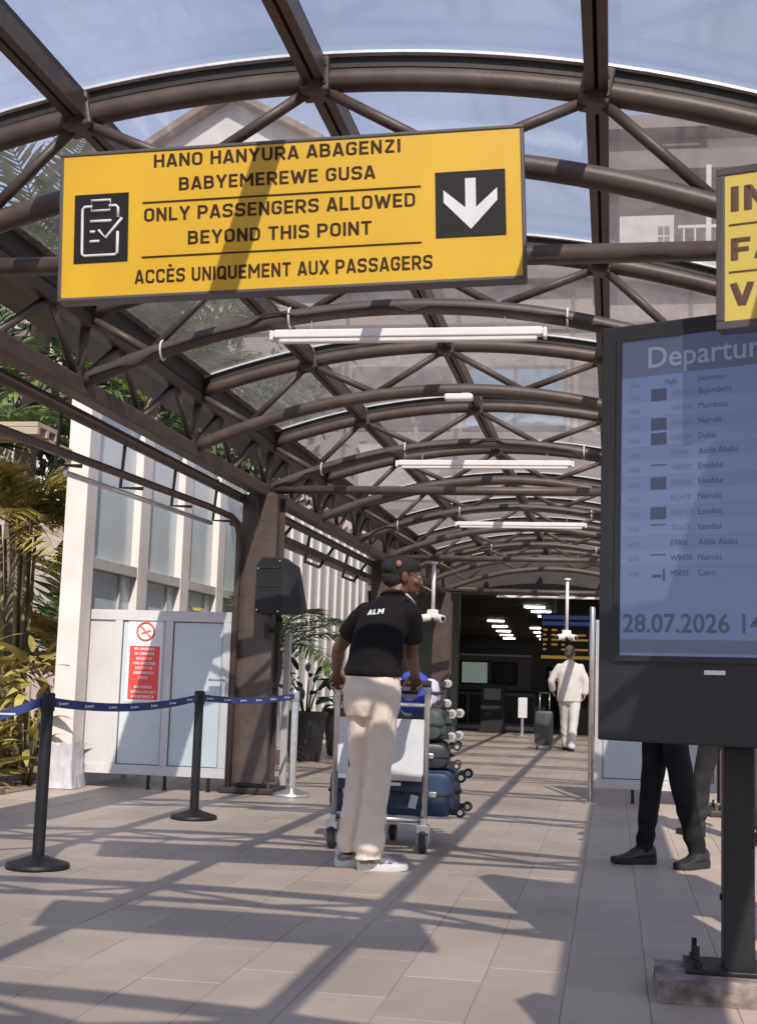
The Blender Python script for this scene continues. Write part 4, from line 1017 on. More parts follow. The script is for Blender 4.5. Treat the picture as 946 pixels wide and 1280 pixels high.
# hanging flight board
fb = thing('flight_board', 'hanging board with blue and amber rows above the man in white', 'information display', (-.75, 30.6, 2.2))
obj('panel', MB().bbox((-1.62, 30.55, 1.62), (.45, 30.65, 2.70)), 'black', fb)
for z in (2.60, 2.46): obj('blue_row', MB().bbox((-1.58, 30.535, z - .045), (-.45, 30.549, z + .045)), 'boardblue', fb)
rb = random.Random(8)
for k, z in enumerate((2.31, 2.20, 2.09, 1.98, 1.87)):
    x = -1.56
    for wd in (.10, .14, .10, .46, .22, .26):
        if rb.random() < .85: obj('amber_row', MB().bbox((x, 30.538, z - .022), (x + wd * rb.uniform(.6, 1), 30.549, z + .022)), 'amber', fb)
        x += wd + .09
obj('amber_band', MB().bbox((-1.6, 30.536, 1.66), (.43, 30.549, 1.73)), 'amber', fb)
for x in (-1.3, .1): obj('rod', MB().tube([(x, 30.6, 2.70), (x, 30.6, HZ)], .015, 8), 'chrome', fb)
# hall furniture
ck = thing('check_in_desk', 'long dark check in desk across the hall behind the far column', 'desk', (-2.6, 31, 0))
obj('front', MB().bbox((-4.1, 31.0, .02), (-1.75, 31.1, .86)), 'hall', ck); obj('counter', MB().bbox((-4.15, 30.9, .861), (-1.7, 31.6, .90)), 'greycloth', ck, bevel=.01)
obj('plinth', MB().bbox((-4.1, 30.985, 0), (-1.75, 31.0, .09)), 'greyframe', ck)
for i in range(3): obj('front_panel', MB().bbox((-4.02 + i * .77, 30.985, .15), (-3.32 + i * .77, 31.0, .78)), 'black', ck)
ps = thing('wall_poster', 'pale lit picture on the hall wall right of the far column', 'poster', (-3.25, 31.5, 1.6)); obj('frame', MB().bbox((-3.55, 31.62, 1.02), (-2.87, 31.66, 1.58)), 'black', ps); obj('picture', MB().bbox((-3.51, 31.61, 1.06), (-2.91, 31.619, 1.54)), 'poster', ps)
ps2 = thing('wall_screen', 'dark screen beside the pale picture in the hall', 'screen', (-2.5, 31.6, 1.6)); obj('bezel', MB().bbox((-2.80, 31.62, 1.02), (-2.2, 31.67, 1.56)), 'greycloth', ps2); obj('glass', MB().bbox((-2.76, 31.61, 1.06), (-2.24, 31.619, 1.52)), 'black', ps2)
bk = thing('hall_partition', 'dark partition carrying the picture and the screen in the hall', 'partition', (-3, 31.7, 0)); obj('panel', MB().bbox((-4.1, 31.68, 0), (-1.9, 31.75, 1.70)), 'hall', bk); obj('cap', MB().bbox((-4.12, 31.66, 1.701), (-1.88, 31.77, 1.74)), 'greyframe', bk)
wt = thing('totem', 'small white totem in the hall left of the man in white', 'totem', (-1.85, 27.9, 0)); obj('slab', MB().rbox((-1.82, 27.9, .58), (.19, .06, .42), .02, 2), 'print', wt); obj('stem', MB().box((-1.82, 27.9, .19), (.05, .05, .34)), 'chrome', wt); obj('foot', MB().lathe((-1.82, 27.9, 0), [(.16, 0), (.16, .015), (.05, .025)], 18), 'chrome', wt)

for i, (x, y, h, lab) in enumerate(((-2.55, 29.2, 1.05, 'dark ticket kiosk standing before the check in desk, nearer the far column'), (-1.35, 33.5, 1.5, 'dark kiosk deep in the hall beside the flight board'))):
    k_ = thing('kiosk', lab, 'kiosk', (x, y, 0)); obj('cabinet', MB().rbox((x, y, h / 2), (.5, .4, h), .03, 2), 'greycloth', k_); obj('display', MB().box((x, y - .205, h - .22), (.36, .012, .24)), 'poster' if i else 'hallgreen', k_); obj('plinth', MB().box((x, y, .04), (.56, .46, .08)), 'black', k_)
# gabled house and roof plant behind, seen through the glass
hs = thing('gabled_house', 'tall white gabled house with a brown roof seen through the roof glass', 'house', (-9.5, 37, 0))
HZ0, HZ1 = 15.75, 16.9
gp = [(-2.0, 0), (2.2, 0), (2.2, HZ0), (-.1, HZ1), (-2.0, HZ0 + .1)]
obj('wall', MB().prism(gp, (-10.5, 34, 0), (1, 0, 0), (0, 0, 1), (0, 6, 0)), 'housewhite', hs)
for sgn, x0, z0_, x1, z1_ in ((-1, -12.9, HZ0 - .25, -10.60, HZ1 + .1), (1, -10.60, HZ1 + .1, -7.9, HZ0 - .25)):
    a = math.atan2(z1_ - z0_, x1 - x0); obj('roof', MB().box(((x0 + x1) / 2, 36.9, (z0_ + z1_) / 2 + .06), (math.hypot(x1 - x0, z1_ - z0_), 6.8, .18), Matrix.Rotation(-a, 3, 'Y')), 'roofbrown', hs)
w = obj('window', MB().bbox((-10.9, 33.95, 12.6), (-10.1, 33.995, 13.7), ), 'hall', hs)
obj('chimney', MB().bbox((-9.4, 35.5, 14.9), (-8.9, 36.0, 16.9)), 'housewhite', hs)

# ------------------------------------------------------------------ cameras on white poles
def cctv(loc, z1, label):
    x, y, z = loc; t = thing('security_camera', label, 'security camera', (x, y, z))
    obj('pole', MB().lathe((x, y, z), [(.028, .04), (.028, z1 - z)], 12), 'lamp', t, True); obj('flange', MB().lathe((x, y, z1 - .02), [(.06, 0), (.06, .03)], 14), 'lamp', t)
    obj('junction_box', MB().rbox((x, y, z), (.16, .10, .12), .02, 2), 'lamp', t)
    for s in (-1, 1):
        h = obj('camera_head', MB().tube([(x + s * .05, y, z - .05), (x + s * .16, y - .10, z - .075)], .055, 12), 'lamp', t, 'auto'); obj('lens', MB().tube([(x + s * .155, y - .096, z - .074), (x + s * .172, y - .111, z - .078)], .035, 12), 'black', h)
    return t
cctv((-2.58, 19.2, 2.05), 2.80, 'white twin security camera hanging beside the face of the person with the trolley')
cctv((-.80, 23.75, 1.98), 2.95, 'white twin security camera hanging above the man in white')

# ------------------------------------------------------------------ luggage trolley and its load
tr = thing('luggage_trolley', 'steel airport luggage trolley with a white advert panel pushed by the person in black', 'trolley', (-1.46, 9.0, 0))
XA, XB, YT = -1.765, -1.175, 8.60
for x in (XA, XB):
    obj('upright', MB().tube([(x, YT, .10), (x, YT, .95), (x, YT - .01, 1.03), (x, YT - .05, 1.07)], .020, 10), 'chrome', tr, True)
obj('handle_bar', MB().tube([(XA - .03, YT - .06, 1.07), (XB + .03, YT - .06, 1.07)], .022, 12), 'rubber', tr, True)
obj('cross_bar', MB().tube([(XA, YT, .93), (XB, YT, .93)], .014, 8), 'chrome', tr, True)
pn = obj('advert_panel', MB().rbox((-1.47, YT - .005, .66), (.565, .016, .36), .015, 2), 'print', tr)
obj('panel_rail', MB().bbox((XA + .02, YT - .02, .445), (XB - .02, YT + .01, .482)), 'chrome', tr, bevel=.004)
obj('label_tag', MB().bbox((-1.40, YT - .024, .415), (-1.33, YT - .014, .435)), 'print', tr)
bs = MB(); 
for x in (-1.70, -1.24): bs.tube([(x, YT, .20), (x, 9.6, .17), (x * .5 - .735, 9.95, .17)], .018, 8)
bs.tube([(-1.76, YT, .20), (-1.18, YT, .20)], .018, 8); bs.tube([(-1.70, 9.2, .18), (-1.24, 9.2, .18)], .014, 8); obj('base_frame', bs, 'chrome', tr, True)
bk_ = MB(); bk_.tube([(XA + .05, YT, .93), (XA + .05, YT + .22, .90), (XB - .05, YT + .22, .90), (XB - .05, YT, .93)], .009, 6)
for k in range(6): bk_.tube([(XA + .08 + k * .085, YT, .80), (XA + .08 + k * .085, YT + .2, .82), (XA + .08 + k * .085, YT + .22, .90)], .005, 5)
obj('wire_basket', bk_, 'chrome', tr, True)
def caster(x, y, r, par, side=0):
    w = obj('wheel', MB().lathe((x - .02, y, r), [(r * .55, -.004), (r * .92, 0), (r, .010), (r, .030), (r * .92, .04), (r * .55, .044)], 22, 'x'), 'rubber', par, 'auto')
    obj('hub', MB().lathe((x - .028, y, r), [(r * .55, 0), (r * .55, .056)], 16, 'x'), 'wheelwhite', w, 'auto')
    fk = MB(); fk.box((x, y, r * 1.0 + .075), (.078, .085, .05)); fk.box((x - .036, y, r + .02), (.006, .04, .08)); fk.box((x + .036, y, r + .02), (.006, .04, .08)); fk.lathe((x, y, r * 2), [(.022, 0), (.022, .06)], 10)
    obj('fork', fk, 'chrome', par, bevel=.008)
caster(XA, YT - .03, .078, tr); caster(XB, YT - .03, .078, tr); caster(-1.47, 9.20, .055, tr)
def suitcase(name, label, x0, x1, y0, y1, z0, z1, m, wm, wr, ribs=3, wheels=2, rr=.06, cat='suitcase', wy=None):
    t = thing(name, label, cat, ((x0 + x1) / 2, (y0 + y1) / 2, z0)); zc = (z0 + z1) / 2; yc = (y0 + y1) / 2
    obj('shell', MB().rbox(((x0 + x1) / 2, yc, zc), (x1 - x0, y1 - y0, z1 - z0), min(rr, (z1 - z0) * .4), 4), m, t, 'auto')
    for k in range(ribs):
        yy = y0 + (y1 - y0) * (k + 1) / (ribs + 1); obj('rib', MB().rbox(((x0 + x1) / 2, yy, zc), (x1 - x0 + .012, .02, z1 - z0 + .012), min(rr, (z1 - z0) * .4), 4), m, t, 'auto')
    obj('zip_band', MB().rbox(((x0 + x1) / 2, yc, zc), (x1 - x0 + .008, y1 - y0 + .012, .022), .009, 2), 'rubber', t)
    obj('carry_handle', MB().tube([((x0 + x1) / 2 - .08, y0 - .004, zc), ((x0 + x1) / 2 - .06, y0 - .03, zc), ((x0 + x1) / 2 + .06, y0 - .03, zc), ((x0 + x1) / 2 + .08, y0 - .004, zc)], .010, 8), 'rubber', t, True)
    obj('side_handle', MB().tube([(x1 + .004, yc - .07, zc), (x1 + .028, yc - .05, zc), (x1 + .028, yc + .05, zc), (x1 + .004, yc + .07, zc)], .009, 8), 'rubber', t, True)
    for xx in (x0 + .12, x1 - .12): obj('latch', MB().rbox((xx, y0 - .008, zc), (.05, .014, .035), .008, 2), 'chrome', t)
    obj('luggage_tag', MB().box(((x0 + x1) / 2 + .16, y0 - .012, zc - .05), (.05, .004, .085), Matrix.Rotation(R(12), 3, 'Y')), 'print', t)
    zz = (z0 + wr * .9, z1 - wr * .9) if wheels > 1 else (zc,)
    for z in zz:
        for y in ((y0 + .07, y1 - .07) if wy is None else wy):
            w = obj('wheel', MB().lathe((x1 + .055, y, z), [(wr * .8, -.017), (wr * .97, -.015), (wr, -.011), (wr, .011), (wr * .97, .015), (wr * .8, .017)], 20, 'y'), wm, t, 'auto')
            obj('axle_cap', MB().lathe((x1 + .055, y, z), [(wr * .5, -.020), (wr * .5, .020)], 12, 'y'), 'chrome', w)
            obj('wheel_bracket', MB().box((x1 + .018, y, z), (.045, .045, wr * 1.1)), 'rubber', t)
    return t
suitcase('suitcase', 'large navy hard shell suitcase lying lowest on the trolley', -1.83, -1.02, 8.72, 9.30, .215, .50, 'bluecase', 'rubber', .034, 4)
q = suitcase('suitcase', 'dark slate suitcase lying on the navy one', -1.72, -1.075, 8.78, 9.24, .512, .685, 'darkcase', 'rubber', .026, 3); q.rotation_euler.z = R(5)
q = suitcase('suitcase', 'green grey suitcase with pale wheels lying above the slate one', -1.70, -1.085, 8.80, 9.22, .70, .905, 'greencase', 'wheelwhite', .031, 3); q.rotation_euler.z = R(-4)
q = suitcase('travel_bag', 'small pale lavender wheeled bag on top of the luggage pile', -1.62, -1.15, 8.82, 9.14, .920, 1.10, 'lavender', 'wheelwhite', .027, 2, 2, .07, 'bag'); q.rotation_euler.z = R(9)
tag(obj('neck_pillow', MB().tube([(-1.295 + .09 * math.cos(a), 8.70 + .03 * math.sin(a), 1.015 + .10 * math.sin(a)) for a in [R(-150 + 22 * k) for k in range(14)]], [.028, .038, .042, .045, .046, .046, .046, .046, .046, .045, .045, .042, .038, .028], 12), 'bluepillow', None, True), 'bright blue neck pillow hung at the right of the trolley handle', 'neck pillow')

# ------------------------------------------------------------------ people
def capsule(mb, a, b, ra, rb, n=12):
    a, b = Vector(a), Vector(b); mb.tube([a, b], [ra, rb], n); mb.ell(a, (ra, ra, ra), n=n, m=8); mb.ell(b, (rb, rb, rb), n=n, m=8)
def hand(mb, wrist, fwd, palm_n, thumb, L=.19, curl=(35, 55, 40), sc=1.0):
    """palm + five fingers; fwd: wrist->knuckles, palm_n: out of the palm, thumb: towards the thumb side"""
    w, f, pn, th = Vector(wrist), Vector(fwd).normalized(), Vector(palm_n).normalized(), Vector(thumb).normalized(); k = L / .19 * sc
    rot = Matrix((th, f, pn)).transposed()
    mb.ell(w + f * .05 * k, (.041 * k, .058 * k, .017 * k), rot, 12, 8); mb.ell(w + f * .02 * k, (.030 * k, .035 * k, .019 * k), rot, 10, 8)
    for i, (off, l) in enumerate(((.031, .072), (.0105, .080), (-.0105, .075), (-.031, .058))):
        p = w + f * (.094 - .006 * abs(i - 1)) * k + th * off * k; d = f.copy(); r0 = .0088 * k
        prev = w + f * .05 * k + th * off * .7 * k; capsule(mb, prev, p, r0 * 1.15, r0 * 1.08, 8)
        for j, (fr, c) in enumerate(zip((.45, .31, .24), curl)):
            a = R(c * (1 + .08 * i)); d = (d * math.cos(a) + pn * math.sin(a)).normalized() if j == 0 else (Quaternion(f.cross(pn), a) @ d)
            q = p + d * l * fr * k; capsule(mb, p, q, r0 * (1 - .08 * j), r0 * (.92 - .1 * j), 8); p = q
    p = w + f * .018 * k + th * .028 * k; d = (f * .65 + th * .62 + pn * .35).normalized()
    for l, r in ((.042, .0125), (.030, .0105), (.024, .0092)):
        q = p + d * l * k; capsule(mb, p, q, r * k, r * .93 * k, 8); p = q; d = (d + pn * .45 + f * .15).normalized()
def head(mb, c, fwd, upv, s=1.0):
    f, u = Vector(fwd).normalized(), Vector(upv).normalized(); r = f.cross(u).normalized(); u = r.cross(f).normalized()
    rot = Matrix((r, f, u)).transposed(); c = Vector(c)
    def e(x, y, z, a, b, d, n=16): mb.ell(c + rot @ Vector((x * s, y * s, z * s)), (a * s, b * s, d * s), rot, n, 10)
    e(0, -.012, .03, .076, .096, .086); e(0, .03, -.03, .062, .070, .088); e(0, .04, -.078, .050, .052, .036); e(0, .078, -.100, .022, .020, .018, 10)
    e(0, .086, .012, .048, .018, .013); e(0, .104, -.022, .010, .014, .028, 10); e(0, .112, -.040, .017, .014, .010, 10); e(0, .092, -.066, .026, .013, .009, 12); e(0, .090, -.078, .022, .013, .009, 12)
    for sx in (-1, 1):
        e(sx * .045, .072, -.035, .022, .024, .022, 10); e(sx * .080, -.008, -.02, .009, .022, .033, 10); e(sx * .086, -.014, -.01, .006, .016, .020, 8)
    return rot
def foldfn(amp, sx, sz, seed, fine=.3):
    o = Vector((seed, seed * .7, 0))
    def fn(p, n):
        q = Vector((p.x * sx, p.y * sx, p.z * sz)) + o
        return amp * (noise.noise(q) + fine * noise.noise(q * 2.7))
    return fn
def shoe(parent, heel, yaw, L, mu, ms, lace='sole', lift=0.0, tongue=True, z0=0.0, overlay=None, pitch=0):
    """low sneaker: heel point on the ground, toe along yaw"""
    h = Vector((heel[0], heel[1], z0 + lift)); rot = Matrix.Rotation(yaw, 3, 'Z') @ Matrix.Rotation(pitch, 3, 'Y')
    T = lambda x, y, z: h + rot @ Vector((x * L, y * L, z * L))
    prof = [(0, .10, .03, .29), (.04, .135, .02, .335), (.14, .15, .01, .33), (.26, .148, .01, .345), (.34, .145, .01, .33), (.46, .155, .01, .265), (.60, .172, .01, .215), (.75, .178, .01, .172), (.88, .155, .015, .135), (.96, .105, .02, .105), (1.0, .04, .03, .07)]
    rg = []; N = 18; vs = []
    for x, w, zb, zt in prof:
        zb += .075
        for k in range(N):
            a = 2 * PI * k / N; cx, sz_ = math.cos(a), math.sin(a)
            yv = w * math.copysign(abs(cx) ** .8, cx) * (1 - .28 * max(0, sz_)); zv = zb + (zt - zb) * (.5 + .5 * math.copysign(abs(sz_) ** .75, sz_))
            vs.append(T(x * .985 + .005, yv + .02 * math.sin(PI * x), .075 + (zv - .075) * 1.28))
    fs = [tuple(reversed(range(N))), tuple(range((len(prof) - 1) * N, len(prof) * N))]
    for i in range(len(prof) - 1):
        for k in range(N): fs.append((i * N + k, i * N + (k + 1) % N, (i + 1) * N + (k + 1) % N, (i + 1) * N + k))
    o = obj('shoe', MB().add(vs, fs), mu, parent, True)
    ol = [(-.01, .07), (.02, .13), (.12, .165), (.3, .165), (.5, .175), (.65, .195), (.8, .19), (.92, .15), (1.0, .07)]
    pts = ol + [(x, -y + .012) for x, y in reversed(ol)]
    vs = []; n = len(pts)
    for zz, g in ((0, .97), (.03, 1.0), (.115, 1.0), (.145, .96)):
        for x, y in pts:
            rise = .02 * max(0, (x - .75) / .25) if zz < .05 else .03 * max(0, (.2 - x) / .2)
            vs.append(T((x - .5) * g + .5, y * g + .02 * math.sin(PI * min(1, max(0, x))), zz + rise))
    fs = [tuple(reversed(range(n))), tuple(range(3 * n, 4 * n))]
    for i in range(3):
        for k in range(n): fs.append((i * n + k, i * n + (k + 1) % n, (i + 1) * n + (k + 1) % n, (i + 1) * n + k))
    obj('sole', MB().add(vs, fs), ms, o, 'auto')
    lc = MB()
    for i in range(5):
        x = .38 + i * .062; z = .41 - i * .042
        lc.tube([T(x, -.085, z - .055), T(x + .015, 0.02, z + .012), T(x, .115, z - .055)], .0042, 6)
    lc.tube([T(.36, -.02, .42), T(.34, -.07, .45), T(.37, -.11, .38)], .0038, 6); lc.tube([T(.36, .03, .42), T(.33, .08, .45), T(.37, .12, .39)], .0038, 6)
    obj('laces', lc, lace, o, True)
    obj('tongue', MB().tube([T(.38, .01, .33), T(.31, .01, .44), T(.27, .01, .50)], [.022, .026, .020], 8, flat=.45), mu, o, True)
    if overlay:
        ov = MB()
        for s in (-1, 1):
            for (x0, x1, z0_, z1_) in ((.04, .20, .20, .34), (.28, .42, .15, .36), (.44, .56, .15, .28), (.60, .70, .15, .23), (.05, .28, .16, .18)):
                ov.tube([T(x0, s * .152 + .02, z0_), T((x0 + x1) / 2, s * .160 + .02, (z0_ + z1_) / 2 - .01), T(x1, s * .125 + .02, z1_)], [.008, .012, .008], 6)
        obj('overlay', ov, overlay, o, True)['kind'] = 'stuff'
    return o

def ringsXY(spec, yaw):
    """horizontal ellipses: (x, y, z, half-width, half-depth), turned by yaw (width axis at yaw)"""
    a = Vector((math.cos(yaw), math.sin(yaw), 0)); b = Vector((-math.sin(yaw), math.cos(yaw), 0))
    return [((x, y, z), a * w, b * d) for x, y, z, w, d in spec]

# --- the man pushing the trolley
def main_man():
    t = thing('person', 'person in black polo shirt and cream trousers, dark hair tied back, pushing a loaded trolley', 'person', (-1.38, 7.78, 0))
    hc = Vector((-1.250, 7.93, 1.722)); hf = Vector((.93, .36, -.06)); hu = Vector((.10, .05, 1))
    Ls, Rs = Vector((-1.472, 7.87, 1.488)), Vector((-1.172, 7.80, 1.488))
    Le, Re = Vector((-1.660, 8.06, 1.275)), Vector((-1.195, 7.95, 1.255))
    Lw, Rw = Vector((-1.745, 8.42, 1.125)), Vector((-1.225, 8.36, 1.125))
    mb = MB(); rot = head(mb, hc, hf, hu, 1.03)
    capsule(mb, (-1.318, 7.865, 1.52), (-1.262, 7.92, 1.66), .060, .054)
    mb.rings(ringsXY([(-1.385, 7.76, 1.10, .15, .11), (-1.372, 7.79, 1.28, .135, .105), (-1.345, 7.83, 1.42, .145, .10), (-1.325, 7.85, 1.50, .115, .075), (-1.318, 7.865, 1.56, .06, .055)], R(-8)))
    for S, E, Wr in ((Ls, Le, Lw), (Rs, Re, Rw)):
        capsule(mb, S + Vector((.03 if S is Ls else -.03, 0, -.03)), S + (E - S) * .3, .046, .050); capsule(mb, S + (E - S) * .3, E, .050, .042); mid = E.lerp(Wr, .3); capsule(mb, E, mid, .042, .043); capsule(mb, mid, Wr, .043, .029)
    for Wr, s in ((Lw, 1), (Rw, -1)):
        hand(mb, Wr, (0, .55, -.55) if s > 0 else (0, .62, -.5), (-.05, -.55, -.8), (s, 0, 0.1), .19, (48, 62, 45))
    for hx, hy, ax, ay in ((-1.45, 7.79, -1.495, 7.81), (-1.32, 7.72, -1.362, 7.70)):
        capsule(mb, (hx, hy, 1.04), (hx * .5 + ax * .5, hy * .5 + ay * .5, .58), .075, .055); capsule(mb, (hx * .5 + ax * .5, hy * .5 + ay * .5, .58), (ax, ay, .11), .05, .036)
    obj('body', remeshed(mb, .0055, 3, .5), 'skin', t, True)
    for s in (-1, 1):
        p = hc + rot @ Vector((s * .033, .086, -.005)) * 1.03
        obj('eye', MB().ell(p, (.011, .011, .011), n=10, m=8), 'sneakergrey', t, True)
    # hair and cap (peak forward)
    hm = MB(); hm.ell(hc + rot @ Vector((0, -.022, .030)), (.083, .098, .086), rot, 20, 12); hm.ell(hc + rot @ Vector((0, -.05, -.03)), (.072, .064, .062), rot, 16, 10)
    obj('hair', remeshed(hm, .007, 3), 'hair', t, True)
    hf_ = MB(); hf_.ell(hc + rot @ Vector((0, -.014, .046)), (.086, .102, .074), rot, 24, 14); hf_.ell(hc + rot @ Vector((0, .052, .062)), (.062, .042, .034), rot, 16, 10)
    hf_.ell(hc + rot @ Vector((.02, -.098, .040)), (.048, .046, .050), rot, 16, 10); hf_.ell(hc + rot @ Vector((.01, -.10, -.02)), (.036, .034, .055), rot, 14, 8)
    fh = foldfn(.004, 60, 60, 2.0, .8); obj('hair', remeshed(hf_, .006, 2, .5, 'hair', fh), 'hair', t, True)
    obj('hair_tie', MB().ell(hc + rot @ Vector((.078, -.052, .056)), (.018, .021, .022), None, 14, 8), 'tan', t, True)
    # polo shirt
    sm = MB()
    sm.rings(ringsXY([(-1.388, 7.765, 1.105, .176, .135), (-1.388, 7.765, 1.14, .176, .137), (-1.384, 7.77, 1.20, .164, .130), (-1.370, 7.785, 1.30, .158, .126), (-1.346, 7.81, 1.40, .166, .128), (-1.328, 7.83, 1.47, .166, .120), (-1.320, 7.845, 1.522, .140, .100), (-1.316, 7.86, 1.565, .088, .078), (-1.318, 7.865, 1.588, .068, .064)], R(-8)), 28)
    for S, E in ((Ls, Le), (Rs, Re)):
        d = E - S; q = .62 if S is Ls else .66; capsule(sm, S + Vector((.012 if S is Ls else -.012, 0, -.004)), S + d * .3, .067, .068, 16); sm.tube([S + d * .15, S + d * q], [.067, .070], 18)
    f1 = foldfn(.010, 9, 5, 3.3, .4)
    def shirtfold(p, n):
        k = max(0, min(1, (1.45 - p.z) / .3)) * max(.1, min(1, (p.z - 1.10) / .06)); return f1(p, n) * (.2 + 1.0 * k) + .004 * math.sin((p.z * 46) + noise.noise(p * 7) * 5) * k * (1 if n.y < .2 else .4)
    sh = obj('polo_shirt', remeshed(sm, .0085, 5, .5, 'polo_shirt', shirtfold), 'shirt', t, True)
    co = MB(); co.tube([Vector((-1.314, 7.868, 1.588)) + Vector((.066 * math.cos(a) + .012, .062 * math.sin(a) + .008, .008 + .018 * math.sin(-a) + .006 * math.cos(a))) for a in [2 * PI * k / 24 for k in range(24)]], .013, 8, closed=True)
    obj('collar', co, 'shirt', sh, True)
    lt = strokes('ALM', (-1.385, 7.5, 1.470), Vector((.99, 0, .10)), Vector((.12, 0, .99)), (0, -1, 0), -.045, .055, 0, .032, 'print', sh, .11)
    from mathutils.bvhtree import BVHTree
    bv = BVHTree.FromPolygons([v.co for v in sh.data.vertices], [p.vertices for p in sh.data.polygons])
    for v in lt.data.vertices:
        hit = bv.ray_cast(v.co, Vector((0, 1, 0)))
        if hit[0]: v.co = hit[0] + Vector((0, -.0025 + (v.co.y - 7.5) * .3, .0))
    obj('lanyard', MB().tube([(-1.215, 7.83, 1.60), (-1.19, 7.86, 1.575), (-1.17, 7.90, 1.545)], .011, 8, flat=.5), 'print', sh, True)
    # trousers
    tm_ = MB()
    tm_.rings(ringsXY([(-1.386, 7.755, 1.135, .148, .104), (-1.386, 7.755, 1.10, .160, .118), (-1.385, 7.745, 1.02, .172, .138), (-1.385, 7.745, .94, .170, .138), (-1.387, 7.75, .87, .150, .12)], R(-5)), 28)
    tm_.rings(ringsXY([(-1.458, 7.78, 1.0, .088, .115), (-1.455, 7.785, .92, .086, .110), (-1.452, 7.79, .75, .080, .098), (-1.456, 7.80, .58, .076, .090), (-1.474, 7.805, .36, .076, .090), (-1.494, 7.81, .18, .078, .094), (-1.502, 7.81, .085, .079, .098)], R(10)), 24)
    tm_.rings(ringsXY([(-1.318, 7.73, 1.0, .090, .118), (-1.318, 7.728, .92, .090, .112), (-1.320, 7.72, .75, .084, .100), (-1.326, 7.71, .58, .078, .094), (-1.344, 7.70, .36, .076, .092), (-1.362, 7.695, .18, .078, .096), (-1.368, 7.695, .065, .080, .102)], R(10)), 24)
    f2 = foldfn(.010, 15, 2.4, 8.1, .5)
    def trfold(p, n):
        low = max(0, min(1, (.42 - p.z) / .35)); hip = max(0, min(1, (p.z - .82) / .15))
        return f2(p, n) * (1 - .4 * hip) + low * .011 * math.sin(p.z * 46 + noise.noise(p * 6) * 4) + .006 * math.sin(p.z * 30 + p.x * 25) * max(0, 1 - abs(p.z - .58) / .12)
    ts = obj('trousers', remeshed(tm_, .0085, 4, .5, 'trousers', trfold), 'cream', t, True)
    shoe(t, (-1.585, 7.80), R(14), .285, 'sneaker', 'sole', overlay='sneakergrey'); shoe(t, (-1.432, 7.70), R(12), .292, 'sneaker', 'sole', overlay='sneakergrey')
    for p in ((-1.505, 7.812), (-1.37, 7.70)): obj('sock', MB().lathe((p[0], p[1], .07), [(.046, 0), (.042, .05), (.045, .10)], 16), 'rubber', t, True)
    return t
main_man()

